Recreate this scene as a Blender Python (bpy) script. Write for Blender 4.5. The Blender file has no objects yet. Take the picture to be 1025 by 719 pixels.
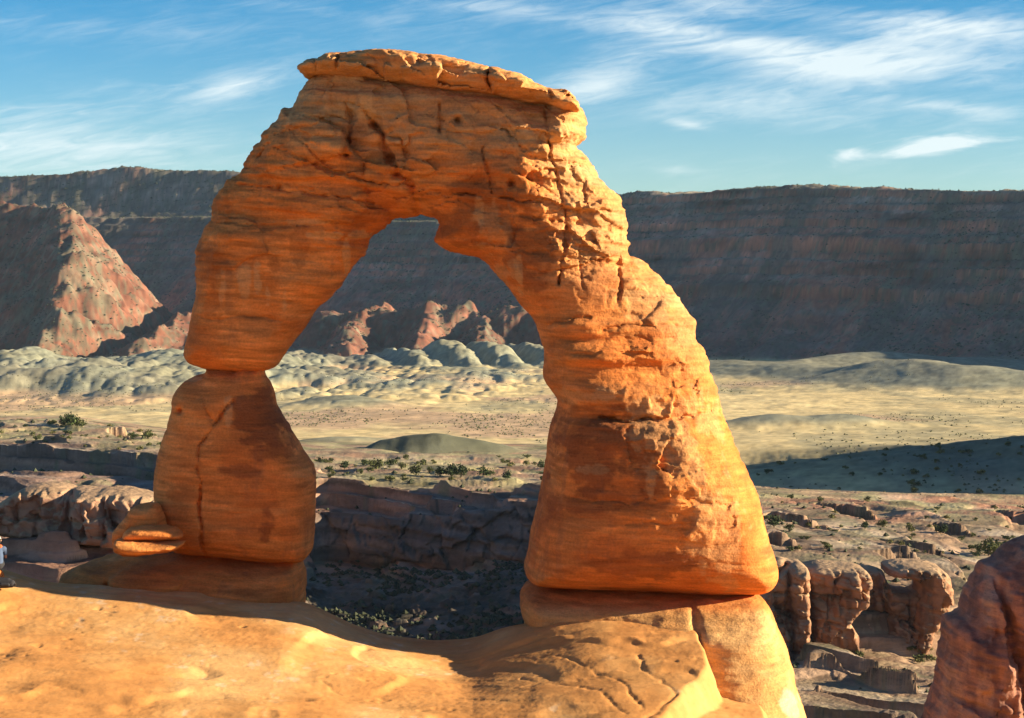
import bpy, math, random
import numpy as np
random.seed(4)
C = bpy.context.scene
COL = C.collection
R = math.radians

# ------------------------------------------------------------------ camera, sky, sun, exposure
F = 1900.0                       # focal length in pixels of the 1025 px wide photograph
PITCH = math.atan(97.0 / F)
cam = bpy.data.cameras.new('camera')
cam.sensor_width = 36.0
cam.lens = 36.0 * F / 1025.0
cam.clip_start = 0.5
cam.clip_end = 20000
camo = bpy.data.objects.new('camera', cam)
camo.rotation_euler = (math.pi / 2 - PITCH, 0, 0)
COL.objects.link(camo)
C.camera = camo

SUN_EL, SUN_AZ = 15.0, -4.0       # elevation; azimuth measured from +X towards +Y
sd = np.array([math.cos(R(SUN_EL)) * math.cos(R(SUN_AZ)),
               math.cos(R(SUN_EL)) * math.sin(R(SUN_AZ)), math.sin(R(SUN_EL))])
sun = bpy.data.lights.new('sun', 'SUN')
sun.energy = 5.0
sun.angle = R(0.5)
sun.color = (1.0, 0.83, 0.58)
suno = bpy.data.objects.new('sun', sun)
from mathutils import Vector
suno.rotation_euler = Vector(sd).to_track_quat('Z', 'Y').to_euler()
COL.objects.link(suno)

C.view_settings.view_transform = 'Standard'
C.view_settings.look = 'None'
C.view_settings.exposure = 1.5
C.view_settings.gamma = 1
C.view_settings.use_curve_mapping = False
C.cycles.max_bounces = 8
C.cycles.diffuse_bounces = 6
C.cycles.volume_bounces = 0

w = bpy.data.worlds.new('World')
C.world = w
w.use_nodes = True
nt = w.node_tree
nt.nodes.clear()
def nd(t, kind, **kw):
    n = t.nodes.new(kind)
    for k, v in kw.items():
        setattr(n, k, v)
    return n
def mth(t, op, a, b=None, clamp=False):
    n = nd(t, 'ShaderNodeMath', operation=op, use_clamp=clamp)
    for i, v in enumerate((a, b)):
        if v is None: continue
        if isinstance(v, (int, float)): n.inputs[i].default_value = v
        else: t.links.new(v, n.inputs[i])
    return n.outputs[0]
def mixc(t, fac, a, b, blend='MIX'):
    n = nd(t, 'ShaderNodeMix', data_type='RGBA', blend_type=blend)
    for i, v in ((0, fac), (6, a), (7, b)):
        if isinstance(v, (int, float)): n.inputs[i].default_value = v
        elif isinstance(v, tuple): n.inputs[i].default_value = (*v, 1) if len(v) == 3 else v
        else: t.links.new(v, n.inputs[i])
    return n.outputs[2]
def smooth(t, x, a, b):
    n = nd(t, 'ShaderNodeMapRange', interpolation_type='SMOOTHSTEP')
    t.links.new(x, n.inputs[0])
    n.inputs[1].default_value = a; n.inputs[2].default_value = b
    return n.outputs[0]
SKY_STRENGTH = 0.05  # kept low: the picture is exposed for late light
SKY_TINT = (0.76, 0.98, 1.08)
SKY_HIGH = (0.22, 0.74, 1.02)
sky = nd(nt, 'ShaderNodeTexSky', sky_type='NISHITA')
sky.sun_disc = False
sky.sun_elevation = R(SUN_EL)
sky.sun_rotation = R(90 - SUN_AZ)
sky.altitude = 1500
sky.air_density = 1.0
sky.dust_density = 0.3
sky.ozone_density = 2.2
tc = nd(nt, 'ShaderNodeTexCoord')
sep = nd(nt, 'ShaderNodeSeparateXYZ')
nt.links.new(tc.outputs['Generated'], sep.inputs[0])
yy = mth(nt, 'MAXIMUM', sep.outputs[1], 0.05)
az = mth(nt, 'DIVIDE', sep.outputs[0], yy)     # tangent of azimuth and of height: a direction in the sky
el = mth(nt, 'DIVIDE', sep.outputs[2], yy)
def comb(x, y, z=0.0):
    n = nd(nt, 'ShaderNodeCombineXYZ')
    for i, v in enumerate((x, y, z)):
        if isinstance(v, (int, float)): n.inputs[i].default_value = v
        else: nt.links.new(v, n.inputs[i])
    return n.outputs[0]
def noise(t, vec, scale, detail=6, rough=0.55, dist=0.0):
    n = nd(t, 'ShaderNodeTexNoise')
    t.links.new(vec, n.inputs['Vector'])
    n.inputs['Scale'].default_value = scale
    n.inputs['Detail'].default_value = detail
    n.inputs['Roughness'].default_value = rough
    n.inputs['Distortion'].default_value = dist
    return n.outputs[0]
def PXU(px): return (px - 512.5) / F
def PYV(py): return (262 - py) / F
# cirrus: streaks stretched along a slightly rising line, thick where real banks hang
rot = 0.16
ax = mth(nt, 'ADD', mth(nt, 'MULTIPLY', az, math.cos(rot)), mth(nt, 'MULTIPLY', el, math.sin(rot)))
ay = mth(nt, 'SUBTRACT', mth(nt, 'MULTIPLY', el, math.cos(rot)), mth(nt, 'MULTIPLY', az, math.sin(rot)))
v1 = comb(mth(nt, 'MULTIPLY', ax, 7.0), mth(nt, 'MULTIPLY', ay, 36.0), 3.1)
v2 = comb(mth(nt, 'MULTIPLY', ax, 30.0), mth(nt, 'MULTIPLY', ay, 190.0), 8.7)
n1 = noise(nt, v1, 1.0, 8, 0.62, 0.8)
n2 = noise(nt, v2, 1.0, 6, 0.6, 1.2)
v3 = comb(mth(nt, 'MULTIPLY', az, 16.0), mth(nt, 'MULTIPLY', mth(nt, 'SUBTRACT', el, mth(nt, 'MULTIPLY', az, .10)), 75.0), 5.5)
n3 = noise(nt, v3, 1.0, 8, 0.6, 1.0)
def blob(px, py, rx, ry, amp, tilt=0.0):
    dx = mth(nt, 'SUBTRACT', az, PXU(px)); dy = mth(nt, 'SUBTRACT', el, PYV(py))
    dy = mth(nt, 'SUBTRACT', dy, mth(nt, 'MULTIPLY', dx, tilt))
    dx = mth(nt, 'DIVIDE', dx, rx / F); dy = mth(nt, 'DIVIDE', dy, ry / F)
    q = mth(nt, 'ADD', mth(nt, 'MULTIPLY', dx, dx), mth(nt, 'MULTIPLY', dy, dy))
    return mth(nt, 'MULTIPLY', mth(nt, 'POWER', 2.718, mth(nt, 'MULTIPLY', q, -1.0)), amp)
banks = [(60, 150, 230, 34, 1.0, -0.02), (120, 98, 190, 16, 0.5, 0.12), (235, 90, 60, 20, 0.7, 0.3), (120, 30, 320, 16, 0.35, -0.03),
         (720, 42, 130, 22, .9, -0.18), (600, 80, 80, 30, 0.75, 0.3), (900, 45, 190, 34, .72, 0.22), (1000, 75, 140, 22, 0.6, -0.05),
         (760, 10, 300, 14, 0.6, -0.1), (820, 118, 220, 20, 0.6, -0.1), (480, 8, 150, 11, 0.6, -0.12), (690, 126, 26, 6, 0.8, -0.15),
         (675, 170, 24, 6, 0.5, 0), (960, 110, 80, 10, 0.75, -0.1), (930, 168, 330, 16, 0.3, 0), (330, 12, 160, 10, .35, -0.1)]
tot = None
for b in banks:
    o = blob(*b)
    tot = o if tot is None else mth(nt, 'ADD', tot, o)
wisp = mth(nt, 'ADD', mth(nt, 'MULTIPLY', n1, 0.58), mth(nt, 'MULTIPLY', n2, 0.42))
wisp = smooth(nt, mth(nt, 'ADD', wisp, mth(nt, 'MULTIPLY', tot, 0.24)), 0.47, 0.92)
cum = None
for b in [(935, 147, 66, 13, .85, 0.10), (900, 155, 50, 10, .5, 0.2), (842, 158, 24, 9, 0.85, 0.25), (960, 140, 50, 7, 0.4, 0.0)]:
    o = blob(*b)
    cum = o if cum is None else mth(nt, 'ADD', cum, o)
cumf = smooth(nt, mth(nt, 'ADD', mth(nt, 'MULTIPLY', n3, 1.25), mth(nt, 'MULTIPLY', cum, 0.42)), 0.82, 1.2)
cl = mth(nt, 'ADD', mth(nt, 'MULTIPLY', wisp, mth(nt, 'ADD', mth(nt, 'MULTIPLY', tot, 0.85), 0.14)), cumf, clamp=True)
cl = mth(nt, 'MINIMUM', cl, 0.85)
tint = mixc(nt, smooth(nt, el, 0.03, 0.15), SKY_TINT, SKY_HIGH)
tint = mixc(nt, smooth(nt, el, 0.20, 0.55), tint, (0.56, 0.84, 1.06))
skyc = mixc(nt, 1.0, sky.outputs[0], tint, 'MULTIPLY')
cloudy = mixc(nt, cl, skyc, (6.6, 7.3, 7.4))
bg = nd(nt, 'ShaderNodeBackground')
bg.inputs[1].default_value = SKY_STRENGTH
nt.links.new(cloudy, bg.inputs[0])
wo = nd(nt, 'ShaderNodeOutputWorld')
nt.links.new(bg.outputs[0], wo.inputs[0])

# ------------------------------------------------------------------ numpy helpers
CP, SP = math.cos(PITCH), math.sin(PITCH)
def at(px, py, Y):
    """points at distance Y on the line of sight through a point of the photograph (arrays allowed)"""
    px, py, Y = np.asarray(px, float), np.asarray(py, float), np.asarray(Y, float)
    cx, cy = (px - 512.5) / F, -(py - 359.5) / F
    dy, dz = CP + cy * SP, -SP + cy * CP
    return np.stack(np.broadcast_arrays(cx / dy * Y, Y + 0 * cx, dz / dy * Y), -1)
def zof(py, Y): return at(512.5, py, Y)[..., 2]

_rng = np.random.default_rng(11)
_T = _rng.uniform(-1, 1, (64, 64, 64)).astype(np.float32)
def vn(p):
    p = np.asarray(p, np.float32)
    i = np.floor(p).astype(np.int32)
    f = p - i
    f = f * f * f * (f * (f * 6 - 15) + 10)
    i &= 63
    j = (i + 1) & 63
    x0, y0, z0 = i[..., 0], i[..., 1], i[..., 2]
    x1, y1, z1 = j[..., 0], j[..., 1], j[..., 2]
    fx, fy, fz = f[..., 0], f[..., 1], f[..., 2]
    a = _T[x0, y0, z0] * (1 - fx) + _T[x1, y0, z0] * fx
    b = _T[x0, y1, z0] * (1 - fx) + _T[x1, y1, z0] * fx
    c = _T[x0, y0, z1] * (1 - fx) + _T[x1, y0, z1] * fx
    d = _T[x0, y1, z1] * (1 - fx) + _T[x1, y1, z1] * fx
    return (a * (1 - fy) + b * fy) * (1 - fz) + (c * (1 - fy) + d * fy) * fz
def fbm(p, sc, octv=4, rough=0.5, seed=0.0):
    p = np.asarray(p, np.float32) * np.asarray(sc, np.float32) + np.float32(seed * 7.31 + 0.37)
    s, a, n = 0, 1.0, 0
    for k in range(octv):
        s = s + a * vn(p)
        n += a
        a *= rough
        p = p[..., [1, 2, 0]] * 2.03 + 11.7 if np.ndim(sc) == 0 else p * 2.03 + 11.7
    return s / n
def ridged(p, sc, octv=4, rough=0.5, seed=0.0):
    p = np.asarray(p, np.float32) * np.asarray(sc, np.float32) + np.float32(seed * 5.17 + 0.71)
    s, a, n = 0, 1.0, 0
    for k in range(octv):
        s = s + a * (1 - 2.2 * np.abs(vn(p)))
        n += a
        a *= rough
        p = p * 2.03 + 5.3
    return s / n
def voro(x, y, seed=0, facet=0.0):
    """distance to the nearest and second nearest cell point, and a random number per cell"""
    ix, iy = np.floor(x).astype(int), np.floor(y).astype(int)
    f1 = np.full(x.shape, 9.0); f2 = np.full(x.shape, 9.0); cid = np.zeros(x.shape); fac = np.zeros(x.shape)
    for a in (-1, 0, 1):
        for b in (-1, 0, 1):
            jx, jy = (ix + a) & 63, (iy + b) & 63
            dx = ix + a + .5 + .46 * _T[jx, jy, seed & 63] - x
            dy = iy + b + .5 + .46 * _T[jx, jy, (seed + 17) & 63] - y
            d = np.hypot(dx, dy)
            near = d < f1
            f2 = np.where(near, f1, np.minimum(f2, d))
            cid = np.where(near, _T[jx, jy, (seed + 33) & 63], cid)
            if facet: fac = np.where(near, dx * _T[jx, jy, (seed + 41) & 63] + dy * _T[jx, jy, (seed + 47) & 63], fac)
            f1 = np.where(near, d, f1)
    return f1, f2, cid - facet * fac
def bedding(v, tilt, thick, seed, wob=.06):
    """thin beds: every bed stands out by its own amount, with a groove along some of the partings"""
    q = (v[..., 2] + tilt * v[..., 0] + wob * fbm(v, 1 / 2.2, 3, .5, seed=seed)) / thick
    i = np.floor(q); f = q - i
    lf = 1 / (9 * thick)
    a = vn(np.stack([i * 1.37 + seed, v[..., 0] * lf, v[..., 1] * lf], -1))
    b = vn(np.stack([(i + 1) * 1.37 + seed, v[..., 0] * lf, v[..., 1] * lf], -1))
    val = a + (b - a) * np.clip((f - .8) / .2, 0, 1)
    gr = vn(np.stack([i * 2.11 + seed, v[..., 0] * .5, v[..., 1] * .5], -1))
    return val, np.exp(-((f - .82) / .16) ** 2) * np.clip(gr * 2.2, 0, 1)
def sst(x, a, b):
    t = np.clip((x - a) / (b - a), 0, 1)
    return t * t * (3 - 2 * t)
def lerp(a, b, t): return a + (b - a) * t
def p3(x, y, z=0.0):
    x, y, z = np.broadcast_arrays(x, y, z)
    return np.stack([x, y, z], -1)
def interp(x, keys):
    k = np.array(keys, float)
    return np.interp(x, k[:, 0], k[:, 1])

def mesh_np(name, verts, faces, mat, parent=None, col=None, smooth_=True):
    verts = np.asarray(verts, np.float32).reshape(-1, 3)
    faces = np.asarray(faces, np.int32)
    me = bpy.data.meshes.new(name)
    nf, k = faces.shape
    me.vertices.add(len(verts)); me.vertices.foreach_set('co', verts.ravel())
    me.loops.add(nf * k); me.loops.foreach_set('vertex_index', faces.ravel())
    me.polygons.add(nf)
    me.polygons.foreach_set('loop_start', np.arange(0, nf * k, k, dtype=np.int32))
    me.polygons.foreach_set('loop_total', np.full(nf, k, np.int32))
    me.polygons.foreach_set('use_smooth', np.full(nf, smooth_, bool))
    me.update(calc_edges=True)
    if col is not None:
        ca = me.color_attributes.new('albedo', 'FLOAT_COLOR', 'POINT')
        c4 = np.ones((len(verts), 4), np.float32); c4[:, :3] = np.clip(col, 0.005, 0.9)
        ca.data.foreach_set('color', c4.ravel())
    me.materials.append(mat)
    o = bpy.data.objects.new(name, me)
    COL.objects.link(o)
    if parent: o.parent = parent
    return o
def grid_faces(nr, nc):
    i = np.arange(nr * nc).reshape(nr, nc)
    return np.stack([i[:-1, :-1], i[:-1, 1:], i[1:, 1:], i[1:, :-1]], -1).reshape(-1, 4)
def tag(o, label, cat, group=None):
    o['label'] = label; o['category'] = cat
    if group: o['group'] = group
    return o
def structure(o): o['kind'] = 'structure'; return o
def stuff(o, label=None, cat=None):
    o['kind'] = 'stuff'
    if label: o['label'] = label
    if cat: o['category'] = cat
    return o
def empty(name, loc):
    o = bpy.data.objects.new(name, None)
    o.location = [float(v) for v in loc]
    COL.objects.link(o)
    return o
def vnormals(v, f):
    n = np.zeros_like(v)
    fn = np.cross(v[f[:, 2]] - v[f[:, 0]], v[f[:, 3]] - v[f[:, 1]])
    for k in range(4):
        for a in range(3):
            n[:, a] += np.bincount(f[:, k], fn[:, a], len(v))
    return n / np.maximum(np.linalg.norm(n, axis=1, keepdims=True), 1e-9)

# ------------------------------------------------------------------ materials
def rock_mat(name, strata=9.0, bump=0.06, grain=14.0, rough=0.9, tint=0.18, sy=0.25):
    """vertex albedo of the rock, broken by fine strata and grain, with a bump of the same"""
    m = bpy.data.materials.new(name)
    m.use_nodes = True
    t = m.node_tree
    b = t.nodes['Principled BSDF']
    b.inputs['Roughness'].default_value = rough
    b.inputs['Specular IOR Level'].default_value = 0.15
    at_ = nd(t, 'ShaderNodeAttribute', attribute_name='albedo')
    g = nd(t, 'ShaderNodeNewGeometry')
    mp = nd(t, 'ShaderNodeMapping')
    mp.inputs['Scale'].default_value = (sy, sy, 1.0)
    t.links.new(g.outputs['Position'], mp.inputs['Vector'])
    s1 = noise(t, mp.outputs[0], strata, 5, 0.65)
    s2 = noise(t, g.outputs['Position'], grain, 6, 0.65)
    mixv = mth(t, 'ADD', mth(t, 'MULTIPLY', s1, 0.6), mth(t, 'MULTIPLY', s2, 0.4))
    fac = nd(t, 'ShaderNodeMapRange')
    t.links.new(mixv, fac.inputs[0])
    fac.inputs[1].default_value = 0.25; fac.inputs[2].default_value = 0.75
    fac.inputs[3].default_value = 1 - tint * 1.4; fac.inputs[4].default_value = 1 + tint
    hs = nd(t, 'ShaderNodeVectorMath', operation='SCALE')
    t.links.new(at_.outputs['Color'], hs.inputs[0]); t.links.new(fac.outputs[0], hs.inputs['Scale'])
    t.links.new(hs.outputs[0], b.inputs['Base Color'])
    bp = nd(t, 'ShaderNodeBump')
    bp.inputs['Strength'].default_value = 1.0
    bp.inputs['Distance'].default_value = bump
    t.links.new(mixv, bp.inputs['Height'])
    t.links.new(bp.outputs[0], b.inputs['Normal'])
    return m
def plain_mat(name, col, rough=0.8, var=0.25, scale=20.0):
    m = bpy.data.materials.new(name)
    m.use_nodes = True
    t = m.node_tree
    b = t.nodes['Principled BSDF']
    b.inputs['Roughness'].default_value = rough
    b.inputs['Specular IOR Level'].default_value = 0.2
    g = nd(t, 'ShaderNodeNewGeometry')
    s = noise(t, g.outputs['Position'], scale, 3)
    c = mixc(t, s, tuple(v * (1 - var) for v in col), tuple(v * (1 + var) for v in col))
    t.links.new(c, b.inputs['Base Color'])
    return m
M_ARCH = rock_mat('orange_sandstone', 7.0, 0.085, 15.0, tint=0.40, sy=0.12)
M_SLICK = rock_mat('slickrock', 4.0, 0.022, 8.0, tint=0.17, sy=0.5)
M_CLIFF = rock_mat('canyon_rock', 0.7, 0.5, 1.2, tint=0.3, sy=0.2)
M_FAR = rock_mat('valley_soil', 0.10, 0.5, 0.16, tint=0.22, sy=0.6)

# ------------------------------------------------------------------ rock carver
def sdf2(U, V, poly):
    """signed distance (inside positive) of grid points to a closed outline"""
    P = np.stack([U.ravel(), V.ravel()], -1)
    best = np.full(len(P), 1e9); ins = np.zeros(len(P), bool)
    n = len(poly)
    for i in range(n):
        a, b = poly[i], poly[(i + 1) % n]
        d = b - a
        q = P - a
        t = np.clip((q @ d) / max(d @ d, 1e-12), 0, 1)
        e = q - t[:, None] * d
        best = np.minimum(best, (e * e).sum(1))
        c = (a[1] > P[:, 1]) != (b[1] > P[:, 1])
        if abs(d[1]) > 1e-12:
            ins ^= c & (P[:, 0] < a[0] + (P[:, 1] - a[1]) * d[0] / d[1])
    s = np.sqrt(best)
    return np.where(ins, s, -s).reshape(U.shape)
def dline(U, V, pts):
    """distance to an open line"""
    P = np.stack([U.ravel(), V.ravel()], -1)
    best = np.full(len(P), 1e9)
    for a, b in zip(pts[:-1], pts[1:]):
        d = b - a; q = P - a
        t = np.clip((q @ d) / max(d @ d, 1e-12), 0, 1)
        e = q - t[:, None] * d
        best = np.minimum(best, (e * e).sum(1))
    return np.sqrt(best).reshape(U.shape)
def smooth_poly(p, it=1):
    for _ in range(it):
        q = np.roll(p, -1, 0)
        p = np.stack([p * .75 + q * .25, p * .25 + q * .75], 1).reshape(-1, 2)
    return p
def surface_nets(f, o, h):
    """mesh of f = 0 (inside positive) on a regular grid"""
    s = f > 0
    nx, ny, nz = f.shape
    cnt = np.zeros((nx - 1, ny - 1, nz - 1), np.uint8)
    for a in (0, 1):
        for b in (0, 1):
            for c in (0, 1):
                cnt += s[a:nx - 1 + a, b:ny - 1 + b, c:nz - 1 + c]
    ci = np.argwhere((cnt > 0) & (cnt < 8))
    idx = np.full(cnt.shape, -1, np.int32)
    idx[ci[:, 0], ci[:, 1], ci[:, 2]] = np.arange(len(ci))
    acc = np.zeros((len(ci), 3)); num = np.zeros(len(ci))
    crn = [(a, b, c) for a in (0, 1) for b in (0, 1) for c in (0, 1)]
    val = {k: f[ci[:, 0] + k[0], ci[:, 1] + k[1], ci[:, 2] + k[2]].astype(float) for k in crn}
    for k in crn:
        for ax_ in range(3):
            if k[ax_]: continue
            k2 = list(k); k2[ax_] = 1; k2 = tuple(k2)
            a, b = val[k], val[k2]
            m = (a > 0) != (b > 0)
            t = np.where(m, a / np.where(m, a - b, 1), 0)
            for q in range(3):
                acc[:, q] += np.where(m, k[q] + (t if q == ax_ else 0), 0)
            num += m
    v = (ci + acc / num[:, None]) * h + o
    quads = []
    def emit(mask, ofs, d1, d2, flip):
        e = np.argwhere(mask) + ofs
        q = np.stack([idx[e[:, 0] - a * d1[0] - b * d2[0], e[:, 1] - a * d1[1] - b * d2[1], e[:, 2] - a * d1[2] - b * d2[2]]
                      for a, b in ((0, 0), (1, 0), (1, 1), (0, 1))], -1)
        return q, e
    for ax_, d1, d2 in ((0, (0, 1, 0), (0, 0, 1)), (1, (0, 0, 1), (1, 0, 0)), (2, (1, 0, 0), (0, 1, 0))):
        sl0 = [slice(1, -1)] * 3; sl1 = [slice(1, -1)] * 3
        sl0[ax_] = slice(0, -1); sl1[ax_] = slice(1, None)
        A, B = s[tuple(sl0)], s[tuple(sl1)]
        ofs = np.array([1, 1, 1]); ofs[ax_] = 0
        for pos in (True, False):
            m = (A & ~B) if pos else (~A & B)
            q, e = emit(m, ofs, d1, d2, pos)
            quads.append(q if pos else q[:, ::-1])
    return v, np.concatenate(quads)
SCALE_PX = None
def carve(outline_px, Y, T, Rr, h, front=None, extra=None, pad=0.25, power=2.0, lean=None, rounds=1, wmin=None, wmax=None, soft=0.0):
    """solid rock whose outline at distance Y is outline_px; T and Rr (half thickness, edge rounding) may be
    functions of (PX, PY) in photo coordinates of the upright plane at Y.  Returns vertices and quads in world space."""
    P = at(np.array(outline_px)[:, 0], np.array(outline_px)[:, 1], Y)[:, [0, 2]]
    P = smooth_poly(P, rounds)
    if lean:      # the upright plane is turned: points further left stand further back
        for _ in range(3):
            Ye = Y - lean[0] * (P[:, 0] - lean[1])
            P0_ = at(np.array(outline_px)[:, 0], np.array(outline_px)[:, 1], Y)[:, [0, 2]]
            P = smooth_poly(P0_, rounds) * (Ye / Y)[:, None]
    lo, hi = P.min(0) - pad, P.max(0) + pad
    u = np.arange(lo[0], hi[0] + h, h); v = np.arange(lo[1], hi[1] + h, h)
    U, V = np.meshgrid(u, v, indexing='ij')
    off = -lean[0] * (U - lean[1]) if lean else np.zeros(U.shape)
    Ye = Y + off
    k = V / Ye
    CYc = (k * CP + SP) / (CP - k * SP)        # photo row and column of the plane's points
    PY = 359.5 - F * CYc
    PX = 512.5 + F * U / Ye * (CP + CYc * SP)
    d2 = sdf2(U, V, P)
    if soft:
        n_ = max(1, int(soft / h))
        def bl(a):
            for ax_ in (0, 1):
                c_ = np.cumsum(np.pad(a, [(n_ + 1, n_) if i_ == ax_ else (0, 0) for i_ in (0, 1)], 'edge'), axis=ax_)
                a = (np.take(c_, range(2 * n_ + 1, c_.shape[ax_]), ax_) - np.take(c_, range(0, c_.shape[ax_] - 2 * n_ - 1), ax_)) / (2 * n_ + 1)
            return a
        b_ = bl(bl(bl(np.maximum(d2, 0))))
        d2 = np.where(d2 > 0, lerp(d2, b_, sst(d2, 0.05, 2.2 * soft)), d2)
    ev = lambda q: (q(PX, PY, U, V) if callable(q) else np.full(U.shape, float(q)))
    Tm, Rm = ev(T), ev(Rr)
    Tb = Tm
    Tf = Tm + (front(PX, PY, U, V) if front else 0)
    tmx = max(float(Tf.max()), float(Tb.max()))
    wl = -(tmx + 0.3) + float(off.min()) if wmin is None else wmin
    wh = tmx + 0.3 + float(off.max()) if wmax is None else wmax
    ww = np.arange(wl, wh + h, h)
    m = np.maximum(1 - np.clip(d2 / Rm, -9, 1), 0).astype(np.float32)
    mp_ = m ** power
    W = (ww[None, None, :] - off[:, :, None]).astype(np.float32)
    Th = np.where(W < 0, Tf[:, :, None].astype(np.float32), Tb[:, :, None].astype(np.float32))
    f = 1 - (mp_[:, :, None] + np.abs(W / np.maximum(Th, .05)) ** power) ** (1.0 / power)
    f *= np.minimum(Rm, Tm)[:, :, None].astype(np.float32)
    if extra is not None:
        f = extra(f, PX, PY, U, V, ww)
    f[:, :, 0] = -1; f[:, :, -1] = -1; f[0] = -1; f[-1] = -1; f[:, 0] = -1; f[:, -1] = -1
    # axes: u -> x, w -> y (depth), v -> z
    vv, q = surface_nets(np.ascontiguousarray(f.transpose(0, 2, 1)), np.array([u[0], Y + ww[0], v[0]]), h)
    return vv, q
def line_px(pts, Y):
    a = at(np.array(pts)[:, 0], np.array(pts)[:, 1], Y)[:, [0, 2]]
    if Y == 54.0:
        b = a
        for _ in range(3): b = a * ((Y - LEAN[0] * (b[:, 0] - LEAN[1])) / Y)[:, None]
        a = b
    return a
def to_px(v):
    k = v[:, 2] / v[:, 1]
    cy = (k * CP + SP) / (CP - k * SP)
    return 512.5 + F * v[:, 0] / v[:, 1] * (CP + cy * SP), 359.5 - F * cy

# ------------------------------------------------------------------ far country: valley floor, hills and mesa as one sheet
NC, NR = 1250, 760
pxs = np.linspace(512.5 - 1000, 512.5 + 1000, NC)
Yr = np.concatenate([np.geomspace(430, 1500, 260)[:-1], np.linspace(1500, 2620, 450), np.linspace(2624, 3700, 90)])
NR = len(Yr)
PXg, Yg = np.meshgrid(pxs, Yr)
Xg = (PXg - 512.5) / F * Yg
P0 = p3(Xg, Yg)
zb = interp(Yg, [(430, -58), (520, -57.5), (700, -66), (1000, -79), (1500, -92.5), (1900, -98), (3400, -100)])
zb = zb - sst(PXg, 560, 700) * (1 - sst(Yg, 520, 700)) * 12 - (1 - sst(PXg, 560, 700)) * (1 - sst(Yg, 500, 640)) * 4
zb0 = zb.copy()
zb = zb + 1.2 * fbm(P0, 1 / 90., 4, seed=1) * sst(Yg, 430, 700) + .5 * fbm(P0, 1 / 12., 3, seed=1)
# badland hills under the mesa
hum = 1.9 * np.abs(vn(P0 * np.array([1, .5, 1]) / 78. + 2.7)) + .55 * np.abs(vn(P0 * np.array([1, .6, 1]) / 27. + 5.1)) + .22 * np.abs(vn(P0 * np.array([1, .6, 1]) / 12. + 1.1)) - .45
hum2 = fbm(P0, 1 / 160., 3, seed=3)
wl_ = 1 - sst(PXg, 520, 640)
zone = sst(Yg, 850, 1350) * (1 - sst(Yg, 2150, 2300)) * (wl_ * 0.9 + 0.18)
zb = zb + zone * np.maximum((hum * 4.2 + hum2 * 9 + 2.2 * fbm(P0, 1 / 22., 4, .6, seed=149) + 1.6 * np.abs(vn(P0 * np.array([1, .6, 1]) / 9. + 4.4))) * (1 + .5 * (1 - sst(PXg, 300, 400))), -1.5)
zb = zb + zone * 0.6 * fbm(P0, 1 / 9., 3, .6, seed=49)
zb = zb + 0 * (0.55 + 0.45 * sst(Yg, 1450, 1750))
rowh = np.exp(-((Yg - (1760 + 40 * hum2)) / 70.) ** 2) * sst(PXg, 330, 400) * (1 - sst(PXg, 540, 600))
rr = 1 - np.abs(((Xg + 0.35 * (Yg - 1760)) / 42.) % 1.0 * 2 - 1)
zb = zb + rowh * (3 + 11 * sst(rr + .25 * hum, 0.0, 1.0) + 4 * np.abs(vn(P0 * np.array([1, .6, 1]) / 16. + 3.1)) + 1.5 * fbm(P0, 1 / 8., 3, .6, seed=48))
def hill(px, Y, rx, ry, hgt, rot=0.0, pw=1.0):
    x0 = (px - 512.5) / F * Y
    dx, dy = Xg - x0, Yg - Y
    c, s = math.cos(rot), math.sin(rot)
    a, b = (dx * c + dy * s) / rx, (-dx * s + dy * c) / ry
    q = a * a + b * b
    wob = 1 + 0.35 * fbm(P0, 1 / (0.7 * min(rx, ry)), 3, seed=px * .01)
    return hgt * np.exp(-(q * wob) ** pw)
for hp in [(452, 592, 27, 13, 6.6, 0.12, 1.0), (405, 600, 16, 11, 3.6, 0, 1.0), (350, 640, 26, 14, 3.5, 0, 1.2), (345, 1060, 30, 45, 7, .2), (775, 800, 26, 18, 6.0), (845, 820, 24, 18, 5.5),
           (905, 1420, 60, 90, 17, -0.5), (960, 1330, 40, 60, 9, -0.4), (800, 1520, 50, 60, 9), (720, 1600, 60, 60, 9), (860, 1640, 70, 60, 14, .3),
           (660, 1700, 60, 60, 10), (990, 1650, 80, 60, 9),
           (90, 1480, 50, 60, 10, .3), (60, 1250, 60, 50, 8), (140, 1180, 45, 40, 6), (20, 1600, 60, 60, 11), (170, 1600, 45, 60, 11),
           (1100, 1300, 80, 70, 12), (-120, 1400, 90, 70, 11)]:
    zb = zb + hill(*hp)
# dark-flanked ridge on the right, shaded by an off-frame rise added to cast shadow
cnb = fbm(P0, 1 / 30., 3, seed=8)
shade_butte = np.exp(-(np.maximum(np.abs(Yg - 598 - 16 * cnb) - 30, 0) / 9.) ** 2) * sst(Xg, 200 + 14 * cnb, 236 + 14 * cnb) * (1 - sst(Xg, 300, 330))
crest = interp(PXg, [(640, 480), (740, 468), (800, 459), (860, 452), (940, 445), (1025, 437), (1200, 428), (1500, 424)])
zc = -(crest - 262) / F * 640
rg = np.exp(-(np.maximum(Yg - 640, 0) / 30.) ** 2) * np.clip((Yg - 556) / 84., 0, 1) ** 0.9
zb = lerp(zb, zc + 3.0 * fbm(P0, 1 / 26., 5, .6, seed=6), np.clip(rg, 0, 1) * sst(PXg, 690, 745))
zb = zb + shade_butte * (54 + 16 * fbm(P0, 1 / 16., 3, seed=7))
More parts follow.
